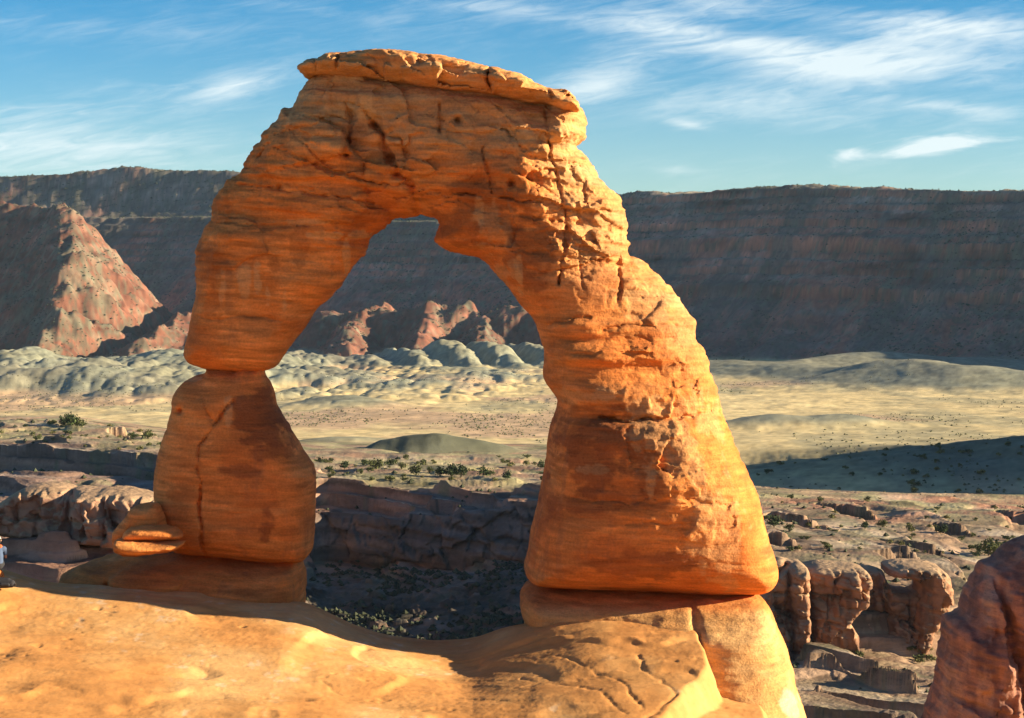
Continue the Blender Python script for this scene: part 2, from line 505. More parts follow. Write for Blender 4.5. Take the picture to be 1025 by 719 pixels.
# mesa
foot = interp(PXg, [(-490, 2560), (0, 2340), (140, 2270), (330, 2130), (560, 1985), (620, 1950), (760, 1835), (1025, 1620), (1510, 1260)])
ytop = interp(PXg, [(-490, 186), (0, 178), (60, 175), (110, 170), (140, 167), (165, 170), (240, 172), (400, 185), (620, 195), (700, 192), (765, 187), (850, 187.5),
                    (960, 191), (1025, 190), (1510, 192)])
amask = Xg * 0.85 - Yg * 0.5
A0 = p3(amask, (Xg * .5 + Yg * .85) * 0.3)
sp = ridged(A0, 1 / 150., 4, 0.55, seed=9) * 0.7 + ridged(A0, 1 / 60., 3, 0.5, seed=10) * 0.3
sp2 = ridged(A0, 1 / 330., 2, 0.5, seed=13)
s0 = Yg - foot
spur_amp = interp(PXg, [(0, 40), (250, 26), (560, 24), (640, 22), (1025, 26)])
hgt0 = np.clip(s0 / 300., 0, 1)
s = s0 + (sp * spur_amp + sp2 * 16 + interp(PXg, [(560, 0), (700, 22)]) * (np.abs(vn(p3(amask / 55., Xg * 0 + 6.6, Xg * 0))) * 2 - .7)) * (1 - hgt0) ** 0.8 + 12 * ridged(A0, 1 / 26., 3, .5, seed=12) * (1 - hgt0) ** .5 + 5 * fbm(P0, 1 / 20., 3, seed=19)
Lt = interp(PXg, [(380, 470), (620, 315)]); Lb = Lt * .575
zfoot = -97.0
zbench = interp(PXg, [(-490, 55), (0, 60), (240, 58), (440, 48), (1510, 46)])
Ytop = foot + Lt
ztop = -(ytop - 262) / F * Ytop
g1 = np.clip(s / Lb, 0, 1)
g1 = 0.55 * g1 ** 1.5 + 0.45 * g1
z1 = zfoot + (zbench - zfoot) * g1
g2 = np.clip((s - Lb) / (Lt * .25), 0, 1)
z2 = z1 + 8 * g2
g3 = sst((s - Lb - 80) / np.maximum(Lt - Lb - 90, 10), 0, 1) * 0.8 + 0.2 * np.clip((s - Lt + 30) / 16., 0, 1)
zm = z2 + (ztop - zbench - 8) * g3
h_ = np.clip(s / Lt, 0, 1)
hw_ = np.clip(h_ + .03 * fbm(P0, 1 / 70., 4, .6, seed=14) * sst(h_, .1, .4) * (1 - sst(h_, .85, .98)), 0, 1)
zr_ = zfoot + (ztop - zfoot) * np.interp(hw_, [0, .25, .46, .475, .57, .58, .68, .70, .80, .815, .90, .915, .97, .985, 1], [0, .15, .34, .40, .485, .52, .605, .68, .76, .805, .87, .90, .945, .99, 1])
zm = lerp(zm, zr_, sst(PXg, 470, 620))
ter = zm / 8.5 + 0.5 * fbm(P0, 1 / 300., 2, seed=15)
fr = ter - np.floor(ter)
zm = zm + (sst(fr, 0.55, 0.95) - fr) * 8.5 * (0.25 + .45 * sst(zm, -45, 10)) * sst(s, 60, 200) * (.5 + .5 * sst(vn(p3(0 * ter + 4.4, np.floor(ter) * .73, 0 * ter)), -.2, .5)) * (1 - sst(s - Lt, -5, 10))
zm = zm + (1.5 * fbm(P0, 1 / 24., 4, 0.6, seed=16) + 1.3 * fbm(P0, 1 / 7., 2, 0.6, seed=18)) * sst(s, -10, 40) * (1 - 0.8 * sst(s - Lt, -5, 10))
zm = zm + (7.0 * fbm(P0, 1 / 34., 5, .65, seed=17) + 4 * fbm(P0, 1 / 130., 2, seed=57)) * sst(s - Lt, 0, 10)
# the sunlit spur at the left
def spur(pts, slope, w0, seed):
    best = np.full(Xg.shape, -1e3)
    pt = [np.array(at(p[0], p[1], p[2])) for p in pts]
    nz = 9 * ridged(p3(Xg, Yg * 0.8), 1 / 34., 4, 0.55, seed=seed) + 7 * fbm(P0, 1 / 18., 3, seed=seed + 1)
    for a, b in zip(pt[:-1], pt[1:]):
        d = b[:2] - a[:2]
        t = np.clip(((Xg - a[0]) * d[0] + (Yg - a[1]) * d[1]) / (d @ d), 0, 1)
        dist = np.hypot(Xg - a[0] - t * d[0], Yg - a[1] - t * d[1])
        best = np.maximum(best, a[2] + t * (b[2] - a[2]) - slope * np.maximum(dist - w0, 0))
    return best + nz * 0.85
sp_a = spur([(-60, 206, 2220), (58, 209, 2140), (66, 214, 2080), (66, 256, 2000), (58, 300, 1940), (50, 342, 1880)], 1.12, 7, 21)
ga_ = np.abs(vn(p3((Xg * .6 - Yg * .8) / 30., Xg * 0 + 4.2, Xg * .004)) + .4 * vn(p3((Xg * .6 - Yg * .8) / 13., Xg / 70., Xg * 0 + 9)))
sp_a = sp_a + 20 * (ga_ - .35) * sst(PXg, 40, 75) * (1 - sst(sp_a, 25, 50))
sp_h = spur([(280, 316, 2080), (345, 313, 2045), (400, 311, 2030), (450, 311, 2015), (500, 310, 2005), (570, 308, 1990)], .85, 6, 35)
gl_ = np.abs(vn(p3((Xg * .85 - Yg * .5) / 34., Xg * 0 + 2.2, Xg * 0)) + .4 * vn(p3((Xg * .85 - Yg * .5) / 15., P0[..., 0] / 60., Xg * 0 + 7)))
sp_h = sp_h + 11 * (gl_ - .4)
sp_b = spur([(-260, 215, 2200), (-150, 222, 2080), (-130, 330, 1900)], 0.7, 8, 23)
sp_c = spur([(385, 308, 2090), (362, 316, 2030), (350, 326, 1990), (345, 345, 1890)], 0.8, 4, 25)
sp_d = spur([(442, 308, 2080), (432, 316, 2020), (425, 327, 1960), (420, 350, 1850)], 0.85, 4, 27)
sp_e = spur([(505, 308, 2080), (490, 316, 2020), (482, 327, 1960), (480, 350, 1850)], 0.85, 4, 29)
sp_f = spur([(230, 290, 2080), (190, 315, 1990), (140, 345, 1890)], 0.55, 4, 31)
zm = np.maximum.reduce([zm, sp_a, sp_b, sp_c, sp_d, sp_e, sp_f, sp_h])
spur_m = (np.maximum.reduce([sp_a, sp_c, sp_d, sp_e, sp_f, sp_h]) >= zm - .05)
mesa_m = sst(zm - zb, -1, 6)
Zg = np.maximum(zb, zm)
# albedo of the far country
cn1 = fbm(P0 * np.array([1, 0.45, 1]), 1 / 120., 5, 0.6, seed=40)
cn2 = fbm(P0 * np.array([1, 0.3, 1]), 1 / 45., 5, 0.6, seed=41)
cn3 = fbm(P0, 1 / 14., 4, 0.65, seed=42)
def C3(r, g, b): return np.array([r, g, b])
grass = C3(.66, .505, .24); grey = C3(.165, .18, .14); pale = C3(.275, .285, .20); pinkc = C3(.52, .33, .20)
def mixv(a, b, t): return a * (1 - t[..., None]) + b * t[..., None]
c = np.broadcast_to(grass, Xg.shape + (3,)).copy()
c = mixv(c, C3(.46, .38, .20), sst(cn2, -.05, .35))
c = mixv(c, pinkc, sst(cn1, .08, .30) * 0.75)
c = mixv(c, grass * 1.12, sst(-cn1, .12, .3))
relief = zb - zb0
c = mixv(c, np.where((hum2 > 0.15 - .5 * sst(PXg, 560, 640))[..., None], grey, pale * .8), sst(relief, 1.0, 4.5) * 0.85)
c = mixv(c, pale, zone * sst(relief, -1, 2) * sst(cn2, -.3, .2) * .6)
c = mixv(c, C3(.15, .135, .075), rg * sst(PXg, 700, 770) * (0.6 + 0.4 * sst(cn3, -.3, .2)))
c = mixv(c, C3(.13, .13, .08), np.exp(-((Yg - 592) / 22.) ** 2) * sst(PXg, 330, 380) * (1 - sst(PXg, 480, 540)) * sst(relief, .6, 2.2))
bandz = fbm(p3(Xg * .01, Yg * .01, Zg * .16), 1.0, 3, seed=44)
mc = np.broadcast_to(C3(.29, .135, .10), Xg.shape + (3,)).copy()
mc = mixv(mc, C3(.235, .17, .14), sst(bandz, -.05, .25) * .6)
mc = mixv(mc, C3(.33, .14, .10), sst(-bandz, .1, .35) * .35)
mc = mixv(mc, C3(.30, .27, .20), sst(Zg, 35, 75) * 0.55)
mc = mixv(mc, C3(.36, .26, .19), sst(cn3, .18, .5) * 0.5)
cn4 = fbm(P0, 1 / 5., 3, .6, seed=47)
slp_ = np.abs(np.gradient(Zg, axis=0)) / np.gradient(Yr)[:, None]
mc = mixv(mc, C3(.40, .16, .095), sst(slp_, .8, 1.3) * .85)
mc = mixv(mc, C3(.20, .19, .13), (1 - sst(slp_, .25, .5)) * sst(Zg, -60, -20) * .7)
bz, bg_ = bedding(np.stack([Xg, Yg, Zg], -1) , 0.0, 6.5, 23, 3.0)
bz2, _ = bedding(np.stack([Xg, Yg, Zg], -1), 0.0, 15., 29, 4.0)
upz = sst(Zg, -60, 0)[..., None]
mc = mc * (1 + (.75 * bz + .5 * bz2)[..., None] * (.4 + .6 * upz))
rib = fbm(A0 * np.array([1, .35, 1]) + p3(0, 0, Zg * .4), 1 / 42., 5, .6, seed=45)
mc = mixv(mc, C3(.42, .15, .09), sst(rib, .0, .25) * (1 - .5 * upz[..., 0]) * .75)
mc = mixv(mc, C3(.13, .12, .10), sst(-rib, .05, .25) * .7)
mc = mixv(mc, C3(.19, .080, .048), spur_m * (.9 - .35 * sst(cn3, .1, .35))) * (1 + .35 * (spur_m * bz))[..., None]
mc = mixv(mc, C3(.10, .10, .065), sst(cn4 + .5 * cn2, .05, .3) * .7)
mc = mixv(mc, C3(.13, .135, .09), sst(cn3 + cn2 * .5, .05, .45) * .6 * (1 - sst(-bandz, .1, .3)))
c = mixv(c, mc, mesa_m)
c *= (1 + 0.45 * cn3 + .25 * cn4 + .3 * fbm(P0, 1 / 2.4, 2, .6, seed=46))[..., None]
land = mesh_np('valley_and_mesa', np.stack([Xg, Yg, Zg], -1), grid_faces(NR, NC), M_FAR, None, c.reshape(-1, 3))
structure(land)

# ------------------------------------------------------------------ canyon: benches, walls and talus as one sheet of profiles
# every profile: (photo row, distance) from the bench behind the rim down to the canyon floor
prof = {
    -420: [(432, 700), (440, 580), (448, 520), (478, 505), (484, 460), (500, 448), (514, 275), (522, 222), (530, 212), (590, 204), (640, 160), (800, 100)],
    0:    [(416, 680), (428, 540), (436, 470), (470, 456), (476, 415), (494, 405), (514, 262), (522, 210), (530, 201), (592, 193), (640, 150), (800, 100)],
    60:   [(414, 680), (424, 530), (434, 458), (468, 445), (476, 400), (496, 392), (516, 258), (524, 205), (532, 196), (594, 188), (640, 150), (800, 100)],
    150:  [(424, 660), (440, 520), (450, 440), (478, 428), (486, 390), (505, 380), (526, 270), (534, 215), (542, 203), (600, 194), (660, 155), (800, 105)],
    230:  [(436, 640), (448, 520), (456, 400), (485, 388), (500, 370), (540, 362), (560, 330), (580, 310), (600, 290), (640, 250), (690, 200), (820, 130)],
    320:  [(440, 640), (460, 520), (477, 450), (502, 443), (508, 428), (556, 419), (572, 398), (590, 382), (615, 356), (648, 325), (700, 240), (820, 140)],
    420:  [(441, 640), (462, 520), (480, 425), (508, 418), (513, 408), (560, 400), (575, 382), (592, 366), (618, 344), (650, 318), (700, 240), (820, 140)],
    540:  [(442, 640), (463, 520), (483, 400), (492, 394), (496, 388), (558, 378), (575, 360), (592, 346), (618, 328), (650, 305), (700, 235), (820, 140)],
    640:  [(446, 640), (468, 520), (484, 392), (496, 362), (510, 350), (560, 338), (580, 324), (600, 310), (630, 290), (660, 268), (720, 215), (840, 130)],  # added promontory hidden behind the leg, set nearer to shade the talus
    760:  [(470, 660), (488, 560), (503, 470), (516, 425), (536, 380), (556, 340), (566, 330), (640, 316), (668, 301), (694, 289), (725, 275), (840, 200)],
    860:  [(474, 660), (490, 560), (506, 480), (530, 425), (545, 385), (560, 346), (568, 334), (648, 318), (672, 304), (698, 291), (728, 276), (840, 200)],
    960:  [(478, 660), (494, 560), (512, 490), (545, 425), (570, 375), (585, 352), (600, 340), (640, 322), (672, 304), (698, 291), (728, 276), (840, 200)],
    1040: [(480, 660), (496, 560), (520, 490), (560, 425), (585, 375), (600, 352), (612, 340), (640, 322), (672, 304), (700, 290), (730, 275), (840, 200)],
    1500: [(470, 660), (490, 560), (515, 490), (555, 425), (580, 375), (595, 352), (610, 340), (640, 322), (672, 304), (700, 290), (730, 275), (840, 200)],
}
kx = sorted(prof)
KP = np.array([[(r_, d_) for r_, d_ in prof[k]] for k in kx], float)
NCc = 1500
pxc = np.linspace(-420, 1400, NCc)
# rows are spread over the keys by how much of the picture they fill
nseg = [40, 60, 70, 90, 30, 110, 60, 70, 110, 110, 60, 10]
tt = np.concatenate([[0.0]] + [i + np.linspace(0, 1, n + 1)[1:] for i, n in enumerate(nseg[:11])])
rows = np.zeros((len(tt), NCc)); dist = np.zeros((len(tt), NCc))
for i in range(12):
    pass
kr = np.stack([np.interp(pxc, kx, KP[:, i, 0]) for i in range(12)]); kd = np.stack([np.interp(pxc, kx, KP[:, i, 1]) for i in range(12)])
ker = np.hanning(71); ker /= ker.sum()
kr = np.stack([np.convolve(np.pad(a_, 35, 'edge'), ker, 'valid') for a_ in kr]); kd = np.stack([np.convolve(np.pad(a_, 35, 'edge'), ker, 'valid') for a_ in kd])
i0 = np.minimum(tt.astype(int), 10); fr_ = (tt - i0)[:, None]
rows = kr[i0] * (1 - fr_) + kr[i0 + 1] * fr_
dist = kd[i0] * (1 - fr_) + kd[i0 + 1] * fr_
PXc = np.broadcast_to(pxc, rows.shape)
V0 = at(PXc, rows, dist)
# dive under the valley floor at the back
V0[:6, :, 2] -= np.linspace(9, 0, 6)[:, None]
Xc, Yc, Zc = V0[..., 0], V0[..., 1], V0[..., 2]
# steepness decides between ledgy cliff and blocky slope
dz = np.gradient(Zc, axis=0); dyy = np.gradient(Yc, axis=0)
steep = sst(np.abs(dz) / (np.abs(dyy) + 1e-3), 0.6, 1.3)
for _ in range(6):
    steep = (np.roll(steep, 1, 0) + steep + np.roll(steep, -1, 0)) / 3
lay = Zc * 0.42 + 0.5 * fbm(p3(Xc, Yc), 1 / 60., 2, seed=50)
led = vn(p3(lay * 0 + 3.3, lay, lay * 0 + .5)) + 0.6 * vn(p3(lay * 0 + 7.3, lay * 2.3, Xc * .01))
led = np.tanh(led * 2.5)
but = ridged(p3(Xc, Zc * .2, Yc * .2), 1 / 26., 3, 0.5, seed=52)
wpx = 1.6 * fbm(p3(Xc, Zc, Yc), 1 / 6., 3, seed=53); wpz = 1.2 * fbm(p3(Xc, Zc, Yc), 1 / 6., 3, seed=54)
f1, f2, ca = voro((Xc + wpx) / 8.5, (Zc + wpz) / 6.0, 3)
g1_, g2_, cb = voro((Xc + wpx) / 3.2, (Zc + wpz) / 2.1, 9)
flu = fbm(p3(Xc, Zc * .12, Yc * .3), 1 / 2.2, 3, 0.6, seed=53)
blk = fbm(p3(Xc, Zc * 1.6, Yc), 1 / 3., 4, 0.6, seed=54)
push = steep * (led * 1.5 + but * 4.0 + ca * 2.3 + cb * 1.0 - .8 * np.exp(-((f2 - f1) / .06) ** 2) - .35 * np.exp(-((g2_ - g1_) / .08) ** 2) + flu * (.5 + .9 * (1 - sst(PXc, 120, 200))) + blk * .7)
V0[..., 1] -= push
V0[..., 0] += steep * 0.6 * fbm(V0, 1 / 5., 3, seed=55)
flat = (1 - steep)
amp = sst(tt, 0.15, 0.9)[:, None]
talw = sst(rows, 560, 590) * (1 - sst(PXc, 600, 740)) * sst(PXc, 200, 300)
rgt_c = sst(PXc, 600, 740)
riser = 0 * Zc
slab = 0 * Zc
# long slickrock ledges stepping down to the right
wob_ = 1.5 * fbm(p3(PXc / 40., Xc * 0, 0), 1.0, 4, .6, seed=67)
for ln, hh, wd_ in (([(740, 508), (770, 514), (870, 535), (1000, 568), (1060, 584)], 1.5, 9.), ([(800, 503), (850, 509), (940, 526), (1060, 552)], 1.2, 6.), ([(740, 530), (765, 535), (840, 547), (900, 556), (980, 580)], 1.1, 6.),
                    ([(860, 497), (960, 508), (1060, 520)], 1.5, 5.), ([(740, 521), (850, 542), (960, 572)], 1.0, 4.), ([(780, 668), (830, 672), (880, 690), (950, 700)], 2.6, 10.), ([(780, 688), (860, 700), (950, 716)], 2.6, 9.), ([(790, 652), (860, 676), (920, 684), (960, 684)], 1.8, 6.), ([(780, 706), (860, 722), (950, 740)], 2.4, 9.),
                    ([(-60, 424), (60, 428), (160, 440)], 1.4, 5.), ([(-60, 452), (60, 456), (165, 464)], 2.4, 6.), ([(310, 500), (430, 506), (550, 490)], 2.0, 5.)):
    r1 = interp(PXc, ln) + wob_
    inx = sst(PXc, ln[0][0], ln[0][0] + 40) * (1 - sst(PXc, ln[-1][0] - 40, ln[-1][0]))
    back = np.clip(1 - (r1 - rows) / (wd_ * 2.2), 0, 1) * (rows < r1)
    V0[..., 2] += inx * hh * np.where(rows < r1, back, 0)
    slab = np.maximum(slab, inx * np.clip(1 - (r1 - rows) / wd_, 0, 1) * (rows < r1 - .5))
    riser = np.maximum(riser, inx * (rows >= r1 - .5) * (rows < r1 + hh * 1.6))
for hstep, wl_n, am, sd in ((3.0, 60., .95, 56), (1.1, 26., .75, 66)):
    q_ = Zc / hstep + (1.0 - .45 * rgt_c) * fbm(p3(Xc, Yc * 1.3), 1 / wl_n, 4, 0.55, seed=sd)
    fq = q_ - np.floor(q_)
    riser = np.maximum(riser, sst(fq, .62, .8))
    V0[..., 2] += flat * amp * (1 - talw * .8) * (sst(fq, .70, .92) - fq) * hstep * am
boul = np.maximum(fbm(p3(Xc, Yc), 1 / 2.2, 3, 0.6, seed=57) - .08, 0)
h1_, h2_, hc = voro(Xc / 2.6, Yc / 2.6, 21)
V0[..., 2] += flat * amp * ((.12 + 1.0 * talw) * boul * 1.1 + (.8 + .9 * talw) * np.maximum(hc - .72 + .3 * talw, 0) * sst(h2_ - h1_, .03, .16) + 0.14 * fbm(p3(Xc, Yc), 1 / 1.1, 3, 0.6, seed=58) + 1.2 * fbm(p3(Xc, Yc), 1 / 30., 3, seed=59))
# albedo
k1_ = fbm(p3(Xc, Yc, Zc * 3), 1 / 11., 5, 0.6, seed=60)
k2_ = fbm(p3(Xc * .12, Yc * .12, Zc * 1.2), 1 / 2., 4, 0.6, seed=61)
cc = np.broadcast_to(C3(.27, .18, .13), Xc.shape + (3,)).copy()
cc = mixv(cc, C3(.36, .20, .12), sst(k2_, .0, .35) * .8)
cc = mixv(cc, C3(.22, .18, .15), sst(-k2_, .0, .3) * .7)
topf = (1 - sst(tt, 1.7, 2.3))[:, None] * np.ones(NCc)
cc = mixv(cc, C3(.44, .34, .20), topf * .8)
cc = mixv(cc, C3(.42, .23, .13), topf * sst(k1_, .1, .4) * .7)
wl2 = sst(PXc, 600, 740)
cc = mixv(cc, C3(.38, .275, .16), wl2 * flat * .85)
cc = mixv(cc, C3(.60, .47, .32), slab ** .6 * flat * .85)
cc = mixv(cc, C3(.22, .125, .085), riser * flat * .55)
cc = mixv(cc, C3(.36, .17, .10), wl2 * flat * sst(k1_, -.1, .2) * sst(rows, 494, 502) * (1 - sst(rows, 515, 524)) * .8)
cc = mixv(cc, C3(.40, .36, .17), topf * sst(-k1_, -.05, .25) * .7)
cc = mixv(cc, C3(.16, .165, .085), flat * sst(fbm(p3(Xc, Yc), 1 / 7., 4, .6, seed=63), .12, .4) * .55)
vt = sst(fbm(p3(Xc, Zc * .08, Yc * .1), 1 / 1.8, 4, .6, seed=62), .0, .4) * steep
cc = mixv(cc, C3(.06, .05, .045), vt * .8)
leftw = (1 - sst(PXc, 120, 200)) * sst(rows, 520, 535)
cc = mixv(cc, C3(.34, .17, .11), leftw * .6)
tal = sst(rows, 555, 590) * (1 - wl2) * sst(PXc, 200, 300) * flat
cc = mixv(cc, C3(.075, .066, .05), tal * (.4 + .6 * sst(k1_, -.2, .25)))  # talus tone, with the canyon's shade put into the colour
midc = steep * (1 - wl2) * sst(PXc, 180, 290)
cc = mixv(cc, C3(.095, .07, .055), midc * (.5 + .5 * sst(k1_, -.3, .2)))  # wall behind the opening darkened in colour to carry its shade
lm = bedding(np.stack([Xc, Yc, Zc], -1), .02, 1.1, 33, .6)[0]
cc *= (1 + .4 * k1_ + .55 * lm)[..., None]
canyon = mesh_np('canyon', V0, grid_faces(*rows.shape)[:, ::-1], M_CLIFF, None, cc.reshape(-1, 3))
structure(canyon)

# ------------------------------------------------------------------ slickrock bowl: near ground with the lip the arch stands on
YA = 54.0
lip_px = [(-700, 530), (-200, 545), (-40, 562), (0, 570), (25, 579), (45, 584), (80, 587), (140, 592), (220, 598), (305, 603), (340, 622), (380, 637), (430, 644), (470, 642), (505, 632), (540, 634), (600, 645), (700, 660), (760, 680), (800, 740), (860, 850), (1000, 950), (1700, 1100)]
xs = np.concatenate([np.linspace(-46, -16, 120)[:-1], np.linspace(-16, 14, 760), np.linspace(14, 40, 100)[1:]])
ys = np.concatenate([np.linspace(-3, 40, 160)[:-1], np.linspace(40, 56, 440), np.linspace(56, 115, 130)[1:]])
Xs, Ys = np.meshgrid(xs, ys)
YL = 53.0
pxl = 512.5 + F * xs / YL
rl = interp(pxl, lip_px)
for _ in range(12):
    rl = np.convolve(np.pad(rl, 3, 'edge'), np.ones(7) / 7, 'valid')
zl = zof(rl, YL)[None, :]
zsm = zl.copy()
zs_flat = interp(xs, [(-46, -7.8), (-14, -9.15), (-6, -9.75), (-1, -10.45), (4, -10.6), (6.4, -10.8), (7.4, -12.2), (9, -15), (14, -19), (40, -30)])[None, :]
bl = sst(YL - Ys, 0, 5.5)
base = lerp(zl, zs_flat, bl)
dfront = np.maximum(YL - Ys, 0)
bowl = interp(Ys, [(-3, -1.55), (0, -1.7), (6, -4.2), (14, -7.8), (22, -11.0), (28, -13.2), (33, -13.9), (38, -13.6)])
slope = 0.13
zz = base - 0.04 * np.minimum(dfront, 1.5) - 0.15 * np.clip(dfront - 1.5, 0, 2.5) - 0.19 * np.maximum(dfront - 4, 0)
mz = -9.55 - 0.30 * np.maximum(51.2 - Ys, 0) - .25 * np.maximum(Ys - 52, 0)
xe = interp(Ys, [(44, 2.9), (45.5, 3.3), (47, 4.1), (48.5, 4.9), (50, 4.9), (51.5, 4.5), (53, 4.3)]) + .15 * fbm(p3(Xs, Ys), 1 / .9, 3, seed=410)
mw = sst(Xs, -1.6 - .25 * (51 - Ys), 2.6) * (1 - sst(Xs, xe, xe + .55))
zz = zz + np.maximum(mz - zz, 0) * mw
# beyond the lip the rock rolls over and falls into the canyon
over = np.maximum(Ys - YL, 0)
zz = zz - np.where(over < 2, 0.2 * over ** 2, .8 + 0.9 * (over - 2))
mixb = sst(Ys, 33, 43)
zz = lerp(bowl + 0.05 * np.abs(Xs), zz, mixb)
Ps = p3(Xs, Ys)
und = 0.16 * fbm(Ps * np.array([.6, 1.3, 1]), 1 / 3.2, 4, 0.5, seed=70)
lap = fbm(Ps * np.array([.45, 1, 1]), 1 / 1.3, 3, 0.5, seed=71)
zz = zz + und + 0.05 * lap
# shallow pockets and stepped lips
stq = (zz + 0.5 * fbm(Ps, 1 / 2.5, 3, seed=72)) / 0.55
stf = stq - np.floor(stq)
msk = sst(fbm(Ps, 1 / 3.5, 3, seed=73), -.02, .25)
zz = zz + (sst(stf, .75, 1.0) - stf) * 0.10 * msk
pock = np.maximum(ridged(Ps * np.array([.30, 1.8, 1]), 1 / 1.3, 2, seed=74) - .62, 0)
zz = zz - pock * 0.22 * sst(fbm(Ps, 1 / 2.2, 2, seed=75), .12, .36)
zz = zz + 0.006 * fbm(Ps, 1 / .16, 3, 0.6, seed=76)
# cracks
def on_slick(px, py):
    Yq = np.linspace(43, 53.5, 500)
    p = at(px, py, Yq)
    zq = np.array([zz[np.abs(ys - a[1]).argmin(), np.abs(xs - a[0]).argmin()] for a in p[::5]])
    k = np.interp(0, (np.interp(Yq, Yq[::5], zq) - p[:, 2])[::1][np.r_[0:500]], np.arange(500)) if False else int(np.argmax(p[:, 2] < np.interp(Yq, Yq[::5], zq)))
    return p[k][:2]
cuts = [([(556, 657), (575, 662), (600, 674), (620, 680), (635, 700), (642, 708)], .05, .12), ([(640, 655), (645, 670), (660, 682), (674, 694)], .045, .10),
        ([(524, 680), (545, 685), (600, 688), (615, 700), (628, 715)], .045, .10), ([(674, 694), (664, 706), (650, 717)], .06, .16), ([(320, 683), (345, 696), (378, 698)], .05, .07), ([(385, 700), (420, 706), (440, 702)], .05, .08),
        ([(60, 690), (80, 694)], .07, .10), ([(115, 634), (140, 636)], .06, .07), ([(455, 665), (475, 668), (490, 666)], .05, .06), ([(275, 640), (292, 641)], .05, .05), ([(225, 697), (262, 698)], .05, .06)]
cuts = [(np.array([on_slick(*p) for p in pts]), wd, dp) for pts, wd, dp in cuts]
wx_ = Xs + .22 * fbm(Ps, 1 / .8, 4, .6, seed=400); wy_ = Ys + .22 * fbm(Ps, 1 / .8, 4, .6, seed=401)
wk_ = np.clip(.5 + 1.2 * fbm(Ps, 1 / .6, 3, seed=402), .05, 1.2)
for pts, wd, dp in cuts:
    sub_ = (Xs > pts[:, 0].min() - 1) & (Xs < pts[:, 0].max() + 1) & (Ys > pts[:, 1].min() - 1) & (Ys < pts[:, 1].max() + 1)
    dd = dline(wx_[sub_], wy_[sub_], pts)
    zz[sub_] -= .32 * dp * wk_[sub_] * np.exp(-np.abs(dd / wd) ** 1.4)
zz = zz + 0.016 * np.tanh(3 * fbm(Ps * np.array([.22, 2.2, 1]), 1 / .5, 4, .65, seed=403)) + .006 * fbm(Ps, 1 / .09, 2, .6, seed=404) * np.clip(.6 + 2 * fbm(Ps, 1 / .9, 3, seed=405), .2, 1.6)
pitn = fbm(Ps * np.array([.6, 1, 1]), 1 / .2, 2, .5, seed=420)
pitm = sst(fbm(Ps, 1 / 2.4, 3, seed=421), .0, .3)
zz = zz - .05 * np.maximum(pitn - .34, 0) * pitm * 2
xb = (Ys + .25 * Xs + zz * 2.2 + .35 * fbm(Ps, 1 / 2.5, 3, seed=422)) / .17
zz = zz + .010 * vn(p3(np.floor(xb) * 1.37, Xs * .25, 0 * xb)) * sst(fbm(Ps, 1 / 1.9, 3, seed=423), -.1, .25)
k1_ = fbm(Ps, 1 / 2.3, 5, 0.6, seed=77); k2_ = fbm(Ps * np.array([.3, 1.5, 1]), 1 / .5, 4, 0.6, seed=78)
cs = np.broadcast_to(C3(.62, .315, .105), Xs.shape + (3,)).copy()
cs = mixv(cs, C3(.58, .265, .080), sst(k1_, -.1, .3))
cs = mixv(cs, C3(.68, .40, .16), sst(-k1_, .05, .35) * .7)
cs = mixv(cs, C3(.66, .50, .32), sst(fbm(Ps, 1 / .35, 4, .65, seed=79), .28, .5) * .55 * sst(-k1_, -.1, .2))
cs *= (1 + .18 * k2_)[..., None]
slick = mesh_np('slickrock_ground', np.stack([Xs, Ys, zz], -1), grid_faces(len(ys), len(xs)), M_SLICK, None, cs.reshape(-1, 3))
structure(slick)
def ground_z(x, y):
    return float(zz[np.abs(ys - y).argmin(), np.abs(xs - x).argmin()])

